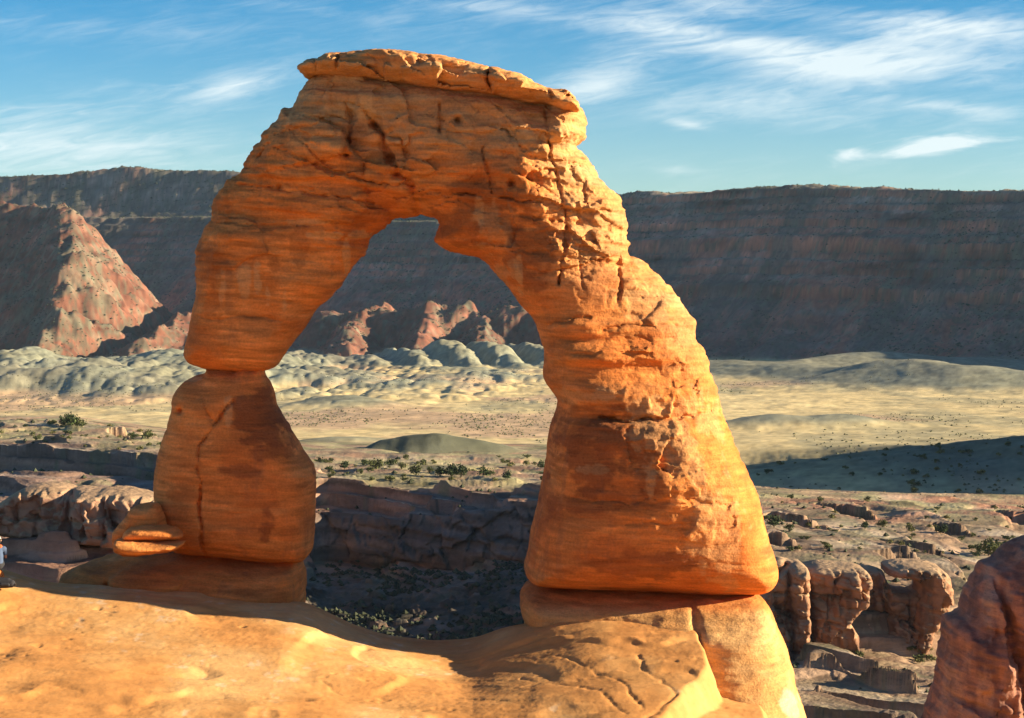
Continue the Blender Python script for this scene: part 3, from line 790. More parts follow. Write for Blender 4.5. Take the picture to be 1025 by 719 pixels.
# ------------------------------------------------------------------ the arch
cap_px = [(a_, b_ + 4.5) for a_, b_ in [(304, 69.7), (309, 64.5), (316, 58.6), (325.4, 58), (334, 54), (346, 53.3), (361.5, 52.7), (375, 50), (393.7, 50.7), (419, 52.7), (430.7, 55),
          (446, 55.6), (458, 59.5), (473.7, 63.4), (489, 67.3), (491, 68.6), (494, 67.6), (505, 70), (515.6, 72.7), (528, 78), (538, 83.3), (558.5, 88.9), (566, 90), (576, 97),
          (581, 106.8), (581, 114), (566, 114), (550, 109), (542, 105), (516.6, 101), (489, 97), (464, 95), (438.5, 92), (409, 88), (380, 82), (350, 79), (330, 75), (313.7, 77.5), (307.8, 75.7)]]
body_px = [(318, 74), (312.7, 80), (305, 87.8), (302, 92.7), (299, 102.4), (294.7, 108.3), (293.6, 109), (282.8, 109), (281.5, 119), (280.5, 121.6), (272.7, 125), (270.7, 128.8), (264, 135), (264.3, 141.5),
           (258, 148.3), (251, 155), (250.6, 159), (240.5, 171), (226.8, 183.7), (216, 203), (209.3, 222.7), (203.4, 238.3), (196.6, 255.9), (198, 279), (197.6, 295), (195.6, 306),
           (192.3, 317.6), (190.7, 331), (186.8, 346.8), (185.9, 354.6), (189.8, 363.4), (198.5, 367), (206.3, 369.5), (218, 371.5), (245, 372.5), (258, 372.5), (265.9, 371.5), (276.6, 367.3), (282.4, 357.6), (296, 339),
           (307.8, 325.4), (316.6, 308.8), (330, 299.8), (342, 285), (349.8, 271.5), (363.4, 257.8), (369.3, 244), (371.5, 236.6), (383, 230.7), (391, 224), (394, 216), (414.4, 217), (420, 213), (425, 216),
           (435.9, 218), (439.8, 221), (438.8, 228.8), (435.3, 238.5), (435.9, 243.4), (447.6, 251), (459.3, 254.5), (476.8, 256), (489.5, 263), (498.3, 275.6), (512, 293), (521.7, 306.8), (534, 319),
           (540.5, 335.6), (545.4, 353), (543.4, 372.7), (544.4, 380.5), (553, 392), (559, 400), (556, 411.7), (550, 429), (547.7, 446.8), (545.9, 465), (541, 488.8), (536, 514), (531, 533.7), (528.3, 555),
           (524.5, 565), (525.4, 573), (530, 578.5), (537.5, 582.8), (579.6, 585.3), (623.8, 588), (677, 591), (695, 592.5), (755, 593), (768, 588.8), (777, 577.7), (776.6, 567), (774.6, 557),
           (766.8, 535.6), (762, 514), (758, 494.6), (749, 477), (739.5, 455.6), (731.7, 440), (724, 420), (719, 398), (715, 382.4), (709, 372.7), (711, 367), (709, 359), (703.4, 349), (695.6, 341.5),
           (694.6, 331.7), (696.6, 321.5), (687.8, 314), (684, 305), (680, 295), (670, 285.6), (656.6, 274), (646.8, 263), (637, 258.3), (629, 256.3), (629, 240.7), (627, 225), (621.5, 215.4), (620.5, 199.8),
           (615, 192), (606, 183), (597.6, 177), (593.7, 166), (585.9, 155.6), (576, 148.8), (575, 146.8), (583, 142), (585.9, 126), (584, 116.6), (580, 108), (566, 101), (540, 92), (489, 80), (420, 68), (360, 64), (330, 67)]
pillar_px = [(207, 366), (207.3, 373), (198.5, 375), (188.8, 379), (179, 388.8), (174, 397.6), (172.2, 413), (169.3, 426.8), (164.4, 439.5), (161.5, 449.5), (158.5, 465), (155.6, 482.7), (156.6, 498.3), (160.5, 514),
             (166, 532), (174, 549), (186, 553), (218, 555.5), (261, 559.5), (298, 561), (306, 559), (312.7, 551), (313.7, 531.5), (314, 516), (316.6, 488.5), (315.6, 469), (307.8, 459), (300, 445.6), (292, 432),
             (284.4, 419), (274.6, 403.4), (272.7, 391.7), (267.8, 378), (264.9, 373.8), (264, 366)]
ledge_px = [(66, 574), (70, 570), (90, 562), (112, 555), (140, 552), (175, 551), (220, 552.5), (262, 556.5), (296, 557.5), (302, 566), (305, 583), (304, 602), (306, 640), (180, 640), (80, 640), (66, 600), (64, 582)]
ped_px = [(527.6, 585), (522, 593), (520.5, 604), (522, 612), (526, 618.6), (524, 630), (505, 680), (490, 780), (500, 830), (760, 830), (830, 830), (812, 750), (803, 719), (799, 700), (790.4, 675), (788, 655), (781.6, 637), (775, 622), (768, 604), (758, 594), (742, 589.5), (690, 588.5), (620, 584), (560, 581.5)]

def Uof(px): return (px - 512.5) / F * YA
def crack_cut(U, V, pts, wd, dp, seed=0):
    Pn = p3(U, V, 0 * U)
    a = U + .16 * fbm(Pn, 1 / .6, 4, .62, seed=300); b = V + .16 * fbm(Pn, 1 / .5, 3, .6, seed=301)
    k = .55 + .9 * np.clip(fbm(Pn, 1 / .7, 3, seed=302) + .3, 0, 1)
    return dp * k * np.exp(-np.abs(dline(a, b, pts) / (wd * k)) ** 1.5)
def blocks(U, V, su, sv, tilt, seed):
    Pn = p3(U, V, 0 * U)
    a = (U + .28 * fbm(Pn, 1 / 1.1, 3, seed=seed)) / su; b = (V + tilt * U + .2 * fbm(Pn, 1 / 1.1, 3, seed=seed + 1)) / sv
    f1, f2, c = voro(a, b, seed, 1.8)
    return c, np.exp(-((f2 - f1) / .07) ** 2)
LEAN = (0.16, Uof(520))
cracks = [([(546, 118), (549, 150), (555, 170), (560, 200), (566, 225), (562, 250), (558, 282)], .06, .34),
          ([(560, 120), (566, 150), (574, 185), (577, 225)], .05, .14),
          ([(352, 106), (356, 118), (353, 145), (352, 160)], .07, .35),
          ([(352, 106), (368, 114), (379, 128), (384, 140), (396, 160), (404, 176), (417, 190), (420, 219)], .09, .42),
          ([(384, 140), (404, 143), (410, 160)], .07, .3),
          ([(336, 120), (352, 124)], .09, .4),
          ([(443, 112), (443, 138)], .06, .3), ([(484, 150), (489, 175), (492, 195)], .06, .3),
          ([(398, 198), (440, 196), (500, 199), (560, 206)], .045, .25),
          ([(245, 186), (310, 196), (400, 208)], .04, .2), ([(285, 152), (350, 178), (418, 190)], .04, .22), ([(215, 222), (280, 228), (330, 224)], .04, .12),
          ([(330, 232), (372, 237)], .05, .2), ([(268, 160), (272, 150), (284, 146)], .05, .25), ([(300, 135), (330, 165), (345, 172)], .05, .2),
          ([(578, 250), (580, 290)], .04, .15), ([(620, 230), (616, 300)], .07, .35), ([(500, 252), (605, 257)], .035, .12),
          ([(602, 330), (640, 322), (696, 326)], .09, .3), ([(545, 352), (600, 347), (700, 345)], .04, .1),
          ([(598, 412), (650, 414), (712, 408)], .05, .25), ([(560, 488), (640, 489), (758, 495)], .03, .08), ([(620, 510), (700, 508), (760, 510)], .03, .06),
          ([(586, 316), (548, 322)], .08, .25), ([(193, 317), (260, 316), (310, 326)], .05, .10)]
def body_T(PX, PY, U, V):
    t = interp(PY, [(50, 2.2), (110, 2.25), (200, 2.1), (300, 2.0), (345, 2.2), (400, 2.5), (480, 3.0), (560, 3.3), (600, 3.3)])
    tl = interp(PY, [(50, 2.0), (150, 2.1), (230, 1.95), (300, 1.8), (345, 1.6), (360, 1.45), (375, 1.2)])
    k = sst(PX, 380, 470)
    return tl * (1 - k) + t * k
def body_R(PX, PY, U, V):
    k = sst(PX, 560, 640)
    r = 1.25 * (1 - k) + 2.9 * k
    r = r * lerp(0.75, 1.0, sst(PY, 90, 190))
    low = sst(PY, 400, 480)
    r = lerp(r, lerp(1.5, 3.1, sst(PX, 560, 680)), low)
    r = np.where(PX < 400, interp(PY, [(60, .9), (180, 1.2), (300, 1.5), (350, 1.0), (375, .6)]), r)
    return r
def body_front(PX, PY, U, V):
    d = np.zeros(U.shape)
    Pn = p3(U, V, 0.0 * U)
    d += 0.34 * fbm(Pn, 1 / 2.6, 3, 0.5, seed=80)
    # spalled shells: smooth curved steps
    q = fbm(Pn * np.array([1, .8, 1]), 1 / 2.1, 2, seed=81) * 2.4
    qf = q - np.floor(q)
    d += (np.floor(q) + sst(qf, .70, 1.0)) * 0.15 * (1 - sst(PX, 520, 575) * sst(PY, 200, 260)) * (1 - sst(PX, 470, 520) * sst(PY, 380, 420))
    # tilted beds in the upper part
    lay = (V + 0.13 * U) / 0.62 + 0.5 * fbm(Pn, 1 / 3.0, 2, seed=82)
    e = np.tanh(2.2 * vn(p3(lay * 0 + 2.2, lay, lay * 0 + .3)) + 1.2 * vn(p3(lay * 0 + 5.2, lay * 2.7, U * .2)))
    up = (1 - sst(PY, 170, 260))
    d += e * (0.15 * up + 0.02)
    # right shoulder: convex rib from the cap down to the haunch, falling away on both sides
    rib = interp(PY, [(90, 440), (130, 500), (180, 520), (250, 560), (300, 590), (345, 610), (420, 620), (500, 640), (600, 660)])
    dx = (PX - rib) * YA / F
    d += -(.20 * np.log1p(np.exp(np.clip(dx * 4, -30, 30))) / 4 + .02 * np.maximum(dx, 0) ** 2) * sst(PY, 80, 120) * (1 - sst(PY, 380, 470))
    # broken, ribbed blocks on the right shoulder
    rb = sst(dx, -1.0 + .8 * sst(PY, 230, 290), .6 + .8 * sst(PY, 230, 290)) * (1 - sst(PY, 240, 300)) * sst(PY, 95, 125)
    dg = ridged(p3(U * 1.0 + V * .75, (V - U * .6) * .45, 0 * U), 1 / 1.15, 3, .55, seed=83)
    for su, sv, a_, sd in ((1.9, 1.0, .22, 31), (.8, .5, .085, 34), (.36, .26, .035, 37)):
        c_, j_ = blocks(U, V + .45 * U, su, sv, 0, sd)
        d += rb * (a_ * c_ - .025 * j_ * (su < 1))
    rb2 = sst(PX, 590, 650) * sst(PY, 330, 345) * (1 - sst(PY, 500, 560))
    for su, sv, a_, sd in ((1.1, .7, .075, 51), (.42, .3, .04, 54)):
        d += rb2 * a_ * blocks(U, V, su, sv, 0, sd)[0] * sst(fbm(Pn, 1 / 1.6, 3, seed=85), -.15, .15)
    d += rb2 * .07 * fbm(Pn, 1 / .3, 4, .65, seed=84)
    # bulges and notches of the right leg
    leg = sst(PX, 500, 560) * sst(PY, 290, 312)
    d += leg * interp(PY, [(300, 0), (316, -.06), (322, .12), (330, .05), (338, -.14), (348, .16), (356, .2), (364, -.12), (374, -.12), (384, .12), (396, .10), (408, -.06), (413, -.16), (418, .10), (432, .2), (470, .12), (490, .06), (530, .1), (570, .12), (595, .0)])
    for pts, wd, dp in cracks:
        d -= crack_cut(U, V, line_px(pts, YA), wd * .75, dp * .8)
    for su, sv, a, e, sd in ((2.3, 1.1, .18, .10, 5), (.95, .42, .07, .03, 12)):
        cb_, ce_ = blocks(U, V, su, sv, .13, sd)
        mk = sst(fbm(Pn, 1 / 2.5, 3, seed=305 + sd), -.15, .15)
        # most broken round the joint between the two halves of the span and on the right shoulder
        zone_ = np.exp(-((PX - 395) / 60) ** 2 - ((PY - 150) / 55) ** 2) + np.exp(-((PX - 300) / 60) ** 2 - ((PY - 140) / 40) ** 2) * .6 + sst(PX, 500, 570) * (1 - sst(PY, 230, 330)) * .45 + sst(PX, 600, 650) * (1 - sst(PY, 340, 400)) * .5
        zz_ = np.clip(zone_ + .25 * (1 - sst(PY, 240, 330)), 0, 1.1)
        d += zz_ * (a * cb_ - e * ce_ * mk)
    # layered lump under the right end of the cap
    lump = sst(PX, 535, 555) * (1 - sst(PY, 142, 152))
    ly2 = (V + .2 * U) / .2
    d += lump * (.15 * np.tanh(2.5 * vn(p3(ly2 * 0 + 9.2, ly2, U * .6))) + .35 * sst(PX, 540, 562))
    d -= .30 * np.exp(-(dline(U, V, line_px([(375, 83), (409, 90), (464, 98), (516, 104), (545, 109)], YA)) / .16) ** 2)
    # pits
    for px, py, r_, dp in [(460, 126, .10, .4), (512, 187, .08, .35), (284, 189, .09, .2), (356, 120, .12, .4), (379, 128, .12, .5), (393, 162, .10, .4), (400, 177, .12, .5)]:
        dd = np.hypot(U - Uof(px), V - zof(py, YA))
        d -= dp * np.exp(-(dd / r_) ** 2)
    return d
H = 0.043
bv, bq = carve(body_px, YA, body_T, body_R, H, body_front, lean=LEAN, power=2.3, soft=.8)
def rough_up(v, q, amp_fn, seed, passes=((1 / .9, 4, 1.0),)):
    n = vnormals(v, q)
    d = 0
    for sc, oc, a in passes:
        d = d + a * fbm(v * np.array([1, 1, 1.8]), sc, oc, 0.6, seed=seed + sc)
    return v + n * (d * amp_fn)[:, None], n
PXv, PYv = to_px(bv)
upm = 1 - sst(PYv, 200, 330)
rgt = sst(PXv, 560, 640) * (1 - sst(PYv, 420, 520))
nb = vnormals(bv, bq)
hor = np.sqrt(np.maximum(1 - nb[:, 2] ** 2, 0))
rough_w = np.clip(upm + .6 * rgt, 0, 1)
b1, gr1 = bedding(bv, .13, .46, 3); b2, gr2 = bedding(bv, .12, .17, 5); b3, gr3 = bedding(bv, .12, .075, 7, .03)
vary = np.clip(.6 + 1.2 * fbm(bv, 1 / 2.5, 3, seed=92), .1, 1.4)
d = hor * vary * (rough_w * (.10 * b1 + .05 * b2 + .016 * b3 - .05 * gr1 - .03 * gr2) + .018 * b1 + .014 * b2 + .011 * b3 - .016 * gr2)
d += fbm(bv * np.array([1, 1, 1.6]), 1 / .8, 5, 0.6, seed=90) * (0.03 + 0.045 * rough_w)
d += fbm(bv, 1 / .2, 3, 0.65, seed=91) * (0.010 + .030 * rough_w)
bv = bv + nb * d[:, None]

def rock_albedo(v, n, PXv, PYv, varnish=(), pale=(), upper=None):
    a1 = fbm(v, 1 / 1.7, 5, 0.6, seed=100)
    st = fbm(p3(v[:, 0] * .12, v[:, 1] * .12, v[:, 2] + .05 * v[:, 0]), 1 / .28, 4, 0.6, seed=101)
    streak = fbm(p3(v[:, 0], v[:, 1], v[:, 2] * .15), 1 / .45, 4, 0.6, seed=102)
    lam = bedding(v, .08, .07, 15, .04)[0] + .7 * bedding(v, .08, .16, 17, .04)[0]
    c = np.broadcast_to(C3(.68, .222, .050), v.shape).copy()
    c = mixv(c, C3(.71, .27, .072), sst(a1, .0, .35) * .8)
    c = mixv(c, C3(.58, .165, .035), sst(-a1, .05, .35) * .8)
    c = mixv(c, C3(.42, .15, .045), sst(st, .1, .4) * .45)
    c = mixv(c, C3(.66, .30, .09), sst(-st, .15, .4) * .35)
    if upper is not None:
        c = mixv(c, C3(.56, .34, .15), upper * (.5 + .35 * sst(st, -.2, .3)))
    c = c * (1 + .28 * lam * np.clip(.6 + 1.5 * a1, .15, 1))[:, None]
    wv = fbm(v * np.array([1, 1, 1.7]), 1 / .8, 5, 0.62, seed=103)
    for px, py, rx, ry, k in varnish:
        q = ((PXv - px) / rx) ** 2 + ((PYv - py) / ry) ** 2
        m_ = sst(1.0 - q + wv * 1.5, .1, .5)
        c = mixv(c, C3(.26, .080, .026), m_ * k)
    for px, py, rx, ry, k in pale:
        q = ((PXv - px) / rx) ** 2 + ((PYv - py) / ry) ** 2
        m_ = sst(1.0 - q + (wv + streak) * 1.3, .2, .6)
        c = mixv(c, C3(.66, .38, .16), m_ * k)
    c = mixv(c, C3(.25, .11, .055), sst(streak, .25, .5) * .30)
    return c
varn = [(215, 300, 16, 30, .35), (300, 250, 10, 30, .35), (385, 175, 18, 22, .35), (580, 520, 40, 12, .4), (690, 560, 40, 10, .45), (545, 500, 12, 30, .35), (440, 235, 16, 8, .3), (620, 455, 75, 45, .75), (590, 430, 45, 28, .5), (610, 500, 70, 14, .55), (640, 565, 60, 16, .6), (560, 565, 30, 16, .35), (470, 215, 45, 40, .55), (500, 180, 40, 30, .3), (530, 250, 28, 40, .65), (600, 280, 30, 30, .5),
        (240, 250, 45, 22, .35), (350, 215, 30, 16, .4), (270, 320, 70, 8, .3), (250, 210, 45, 18, .25), (355, 150, 16, 30, .25), (210, 272, 24, 24, .4), (275, 262, 10, 14, .5), (330, 330, 30, 6, .3)]
pal = [(300, 222, 40, 4, .45), (285, 300, 4, 24, .45), (222, 292, 5, 20, .4), (268, 300, 4, 18, .4), (520, 275, 5, 24, .4), (480, 215, 6, 22, .35), (640, 230, 10, 40, .45), (600, 470, 30, 5, .3), (245, 285, 8, 26, .5), (258, 280, 5, 26, .5), (340, 235, 40, 5, .55), (347, 255, 4, 22, .5), (490, 230, 22, 30, .3), (680, 440, 50, 60, .45), (720, 540, 30, 50, .4), (650, 300, 40, 25, .4), (505, 280, 20, 18, .35), (590, 395, 40, 10, .35)]
PXv, PYv = to_px(bv)
nb = vnormals(bv, bq)
upc = np.clip((1 - sst(PYv + (PXv - 420) * -.1, 120, 175)) + sst(PXv, 520, 580) * (1 - sst(PYv, 200, 360)) * .8 + sst(PXv, 640, 690) * (1 - sst(PYv, 335, 400)) * .6, 0, 1)
ba = rock_albedo(bv, nb, PXv, PYv, varn, pal, upc)
arch = empty('sandstone_arch', (Uof(470), YA, -9.9))
tag(arch, 'tall freestanding orange sandstone arch on two legs, standing on the slickrock lip', 'rock arch')
def adopt(o): o.parent = arch; o.matrix_parent_inverse = arch.matrix_world.inverted() if False else o.matrix_parent_inverse; o.location = [-c for c in arch.location]
# the body is cut along bedding seams into leg, span and haunch
fc = bv[bq].mean(1)
fpx, fpy = to_px(fc)
seam_leg = 344 + 3 * np.sin(fpx * .05)
sel_leg = (fpy > seam_leg) & (fpx > 480)
sel_hn = (fpy > 318 + .02 * (fpx - 200)) & (fpx < 420)
def sub(name, sel):
    f = bq[sel]
    used, inv = np.unique(f, return_inverse=True)
    o = mesh_np(name, bv[used], inv.reshape(-1, 4), M_ARCH, None, ba[used])
    adopt(o)
    # keep the shading continuous across the seam
    o.data.normals_split_custom_set_from_vertices(nb[used].tolist())
    return o
sub('leg', sel_leg); sub('haunch', sel_hn); sub('span', ~sel_leg & ~sel_hn)

def finish(name, v, q, seed, mid, fine, parent_arch=True, strata=0.0, varnish=(), pale=(), up=0.0, mat=None, colfn=None, smat=1.0):
    n = vnormals(v, q)
    hor = np.sqrt(np.maximum(1 - n[:, 2] ** 2, 0))
    d = mid * fbm(v * np.array([1, 1, 1.6]), smat / .8, 4, 0.55, seed=seed) + fine * fbm(v, smat / .2, 3, 0.6, seed=seed + 1)
    if strata:
        b1, g1b = bedding(v * smat, .1, .34, seed); b2, g2b = bedding(v * smat, .1, .13, seed + 2)
        d = d + strata * (1.6 * b1 + .9 * b2 - .8 * g1b - .5 * g2b) * hor
    v = v + n * d[:, None]
    n = vnormals(v, q)
    px, py = to_px(v)
    c = colfn(v, n, px, py) if colfn else rock_albedo(v, n, px, py, varnish, pale, np.full(len(v), up) if up else None)
    o = mesh_np(name, v, q, mat or M_ARCH, None, c)
    if parent_arch: adopt(o)
    return o
# cap: a projecting slab with joints
def cap_front(PX, PY, U, V):
    Pn = p3(U, V, 0 * U)
    d = 0.25 * fbm(Pn, 1 / 1.6, 3, seed=110)
    lay = (V + 0.17 * U) / 0.3
    d += 0.08 * np.tanh(2.5 * vn(p3(lay * 0 + 1.2, lay, U * .25)))
    for su, sv, a_, sd in ((1.9, .5, .22, 61), (.7, .25, .10, 64)): d += a_ * blocks(U, V, su, sv, .17, sd)[0]
    for pts, wd, dp in [([(347, 50), (344, 62), (343, 80)], .07, .5), ([(491, 64), (491, 96)], .06, .6), ([(424, 52), (424, 72)], .07, .25), ([(325, 56), (322, 78)], .06, .3), ([(542, 82), (548, 104)], .06, .3)]:
        d -= crack_cut(U, V, line_px(pts, YA), wd * .8, dp * .9)
    return d
cv, cq = carve(cap_px, YA, 2.75, 0.5, 0.04, cap_front, lean=LEAN, power=3.2)
finish('caprock', cv, cq, 111, .07, .035, strata=.05, up=.75)
def pil_front(PX, PY, U, V):
    d = 0.15 * fbm(p3(U, V, 0 * U), 1 / 1.8, 3, seed=112)
    for pts, wd, dp in [([(239, 398), (222, 422), (212, 438), (208, 450), (210, 490), (212, 530), (213, 556)], .05, .25), ([(210, 395), (222, 420)], .05, .1)]:
        d -= crack_cut(U, V, line_px(pts, YA), wd * .8, dp * .9)
    for px, py, r_, dp in [(178, 412, .09, .3), (229, 373, .16, .3)]:
        d -= dp * np.exp(-(np.hypot(U - Uof(px), V - zof(py, YA)) / r_) ** 2)
    return d
def pil_T(PX, PY, U, V): return interp(PY, [(366, .9), (380, 1.05), (400, 1.4), (450, 1.75), (520, 1.9), (560, 1.9)])
pv, pq = carve(pillar_px, YA, pil_T, lambda PX, PY, U, V: interp(PY, [(366, .5), (400, 1.0), (460, 1.2), (545, 1.2), (562, .8)]), 0.05, pil_front, lean=LEAN, power=2.5, soft=.5)
finish('pillar', pv, pq, 113, .04, .012, strata=.010,
       varnish=[(262, 425, 34, 34, .85), (240, 475, 26, 10, .7), (265, 452, 30, 10, .6), (268, 520, 12, 24, .75), (185, 490, 20, 12, .4), (250, 535, 20, 8, .4), (200, 540, 20, 10, .4), (190, 468, 14, 10, .3)],
       pale=[(228, 412, 5, 20, .4), (195, 378, 14, 4, .7)])
def ledge_front(PX, PY, U, V):
    d = interp(PY, [(550, -.5), (560, -.05), (580, .3), (600, .55), (640, 1.0)]) + 0.15 * fbm(p3(U, V, 0 * U), 1 / 1.4, 3, seed=114)
    q = ((PX - 158) / 38) ** 2 + ((PY - 570) / 14) ** 2          # rounded swelling of the slab
    d += 0.5 * np.sqrt(np.clip(1 - q, 0, 1))
    d -= .25 * np.exp(-(dline(U, V, line_px([(118, 583), (124, 567), (136, 558)], YA)) / .08) ** 2)
    d -= .18 * np.exp(-((PY - 590 - .03 * (PX - 100)) / 3.0) ** 2) * (PX < 230)
    return d
lv, lq = carve(ledge_px, YA, 2.1, 1.0, 0.05, ledge_front, lean=LEAN, power=2.4)
finish('pedestal', lv, lq, 115, .06, .016, strata=.022, varnish=[(250, 570, 30, 10, .4)])
def ped_T(PX, PY, U, V): return interp(PY, [(583, 2.8), (600, 2.95), (612, 3.0), (640, 3.9), (680, 5.2), (720, 6.6), (830, 10)])
def ped_front(PX, PY, U, V):
    d = 0.22 * fbm(p3(U, V, 0 * U), 1 / 1.9, 3, seed=116)
    # the neck right under the leg is set back from the shoulder below it
    nk = interp(PY, [(583, .1), (600, .0), (606, -.1), (612, .1), (622, .2), (640, .1), (700, 0)])
    d += nk
    # hollow right of the middle, with a curving edge
    edge = interp(PY, [(580, 684), (615, 688), (650, 697), (680, 702), (700, 690), (719, 664), (830, 560)])
    dx = (PX - edge)
    d -= 0.55 * sst(dx, -3, 3) * np.exp(-np.maximum(dx, 0) / 45.) * sst(PY, 612, 640)
    d -= .30 * np.exp(-(dline(U, V, line_px([(684, 588), (687, 600), (688, 625)], YA)) / .10) ** 2)
    for pts, wd, dp in [([(556, 657), (575, 662), (600, 674), (620, 680), (635, 700), (642, 706)], .05, .22), ([(640, 655), (645, 670), (660, 682), (674, 694)], .05, .2),
                        ([(524, 680), (545, 685), (600, 688), (615, 700), (628, 715)], .05, .2), ([(674, 694), (664, 706), (650, 719)], .07, .3), ([(590, 613), (600, 621)], .06, .2), ([(640, 618), (690, 626)], .06, .12)]:
        d -= crack_cut(U, V, line_px(pts, YA), wd * .8, dp * .9)
    return d
mv, mq = carve(ped_px, YA, ped_T, lambda PX, PY, U, V: interp(PY, [(583, .9), (610, 1.0), (640, 1.8), (720, 2.6)]), 0.06, ped_front, lean=LEAN, power=2.2, wmax=4.5, soft=.7)
def ped_col(v, n, px, py):
    Pv = v
    k1 = fbm(Pv, 1 / 2.3, 5, 0.6, seed=77)
    c = rock_albedo(v, n, px, py)
    s_ = np.broadcast_to(C3(.62, .315, .105), v.shape).copy()
    s_ = mixv(s_, C3(.58, .265, .080), sst(k1, -.1, .3)); s_ = mixv(s_, C3(.68, .40, .16), sst(-k1, .05, .35) * .7)
    c = mixv(c, s_, sst(py, 600, 618))
    q = ((px - 790) / 12) ** 2 + ((py - 708) / 20) ** 2
    return mixv(c, C3(.62, .42, .28), sst(1 - q + fbm(v, 2.0, 3, seed=5), .2, .6) * .8)
finish('pedestal', mv, mq, 117, .05, .018, strata=.014, colfn=ped_col)

# loose boulders beside the left pillar
def boulder(name, px_poly, Y, T, Rr, label, seed, h=0.04, **kw):
    v, q = carve(px_poly, Y, T, Rr, h, kw.pop('front', None), power=2.2)
    o = finish(name, v, q, seed, .06, .016, parent_arch=False, strata=.016, **kw)
    return tag(o, label, 'boulder')
boulder('boulder', [(115, 541), (120, 538), (150, 541), (187, 541), (184, 546), (175, 551), (150, 554.5), (125, 554), (117, 548)], 52.4, 0.85, .28,
        'flat lens-shaped orange boulder lying on the ledge left of the pillar', 130)
boulder('boulder', [(125, 531), (131, 527), (150, 525), (170, 527), (183, 533), (183, 539), (165, 541.5), (140, 541), (122, 541)], 52.6, 0.65, .28,
        'rounded reddish slab lying on top of the flat lens-shaped boulder', 131)
boulder('boulder', [(112, 534), (118, 526), (128, 517), (135, 507), (146, 503.5), (158, 504), (161, 514), (165, 524), (167, 545), (150, 556), (118, 556)], 53.6, 0.8, .3,
        'wedge-shaped dark red boulder leaning against the left pillar', 132)

# ------------------------------------------------------------------ outcrops farther off
def cliff_col(base, dark, seed, top=None):
    def fn(v, n, px, py):
        sc = v[:, 1].mean() / 54.
        a = fbm(v, 1 / (1.7 * sc), 5, 0.6, seed=seed)
        st = fbm(p3(v[:, 0] * .15, v[:, 1] * .15, v[:, 2]), 1 / (.35 * sc), 4, .6, seed=seed + 1)
        sk = fbm(p3(v[:, 0], v[:, 1] * .3, v[:, 2] * .12), 1 / (.35 * sc), 4, .6, seed=seed + 2)
        c = np.broadcast_to(C3(*base), v.shape).copy()
        c = c * (1 + .35 * a + .25 * st)[:, None]
        c = mixv(c, C3(*dark), sst(sk, .0, .4) * .65)
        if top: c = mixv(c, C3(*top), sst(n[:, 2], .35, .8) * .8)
        return c
    return fn
def outcrop(name, poly, Y, T, Rr, label, seed, base, dark, h, mid=.4, fine=.12, strata=.12, top=None, front=None, power=3.2, cat='rock outcrop', lean=.38):
    uc = (np.mean([p[0] for p in poly]) - 512.5) / F * Y
    v, q = carve(poly, Y, T, Rr, h, front, power=power, pad=1.2, lean=(lean, uc))
    o = finish(name, v, q, seed, mid, fine, parent_arch=False, strata=strata, mat=M_CLIFF if Y > 100 else M_ARCH, colfn=cliff_col(base, dark, seed, top), smat=54. / Y)
    return tag(o, label, cat)
def joints(Y, lines, amp=.5, seed=1, sc=4.):
    def fr(PX, PY, U, V):
        d = amp * .5 * fbm(p3(U, V * .6, 0 * U), 1 / sc, 5, .6, seed=seed)
        sc2 = Y / 54.
        for su, sv, a_, e_, q_ in ((.75 * sc2, 1.0 * sc2, .20 * sc2, .08 * sc2, seed), (.33 * sc2, .24 * sc2, .07 * sc2, .03 * sc2, seed + 7)):
            c_, j_ = blocks(U / sc2, V / sc2, su / sc2, sv / sc2, .05, q_)
            d = d + 1.3 * a_ * c_ - .25 * e_ * j_
        for pts, wd, dp in lines:
            d -= dp * np.exp(-(dline(U, V, line_px(pts, Y)) / wd) ** 2)
        return d
    return fr
outcrop('rock_outcrop', [(2, 503), (10, 497), (22, 490), (34, 485), (52, 484), (66, 487), (73, 490), (78, 488), (100, 490), (118, 488), (138, 491), (156, 497), (180, 505), (185, 540), (100, 545), (0, 535), (-20, 520)], 204, 5.0, 1.7,
        'pale-topped rounded sandstone knob on the shelf left of the pillar', 140, (.36, .20, .13), (.16, .09, .065), .16, mid=.15, fine=.09, strata=.08, top=(.42, .28, .16),
        front=joints(204, [([(74, 488), (76, 528)], .45, 2.0), ([(18, 500), (22, 520)], .3, .8), ([(115, 495), (120, 530)], .3, 1.0), ([(95, 500), (97, 530)], .25, .7), ([(40, 515), (150, 520)], .2, .5)], .9, 3, 4))
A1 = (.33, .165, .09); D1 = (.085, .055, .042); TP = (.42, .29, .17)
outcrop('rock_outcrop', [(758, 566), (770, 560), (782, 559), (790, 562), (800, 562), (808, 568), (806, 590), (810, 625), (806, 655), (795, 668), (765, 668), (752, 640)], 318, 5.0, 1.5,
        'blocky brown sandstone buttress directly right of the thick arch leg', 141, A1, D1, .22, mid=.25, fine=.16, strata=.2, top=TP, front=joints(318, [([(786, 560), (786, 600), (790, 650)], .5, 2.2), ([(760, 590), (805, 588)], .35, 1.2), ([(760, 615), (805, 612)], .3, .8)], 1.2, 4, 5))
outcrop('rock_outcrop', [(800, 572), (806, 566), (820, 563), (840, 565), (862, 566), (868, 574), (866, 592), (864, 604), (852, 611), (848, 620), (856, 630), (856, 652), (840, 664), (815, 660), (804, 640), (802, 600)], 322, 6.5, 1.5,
        'bulging sandstone block overhanging an alcove, leftmost of the three fins', 142, A1, D1, .22, mid=.25, fine=.16, strata=.2, top=TP, front=joints(322, [([(806, 570), (808, 640)], .4, 1.2), ([(830, 570), (828, 610)], .3, .6)], 1.0, 5, 5))
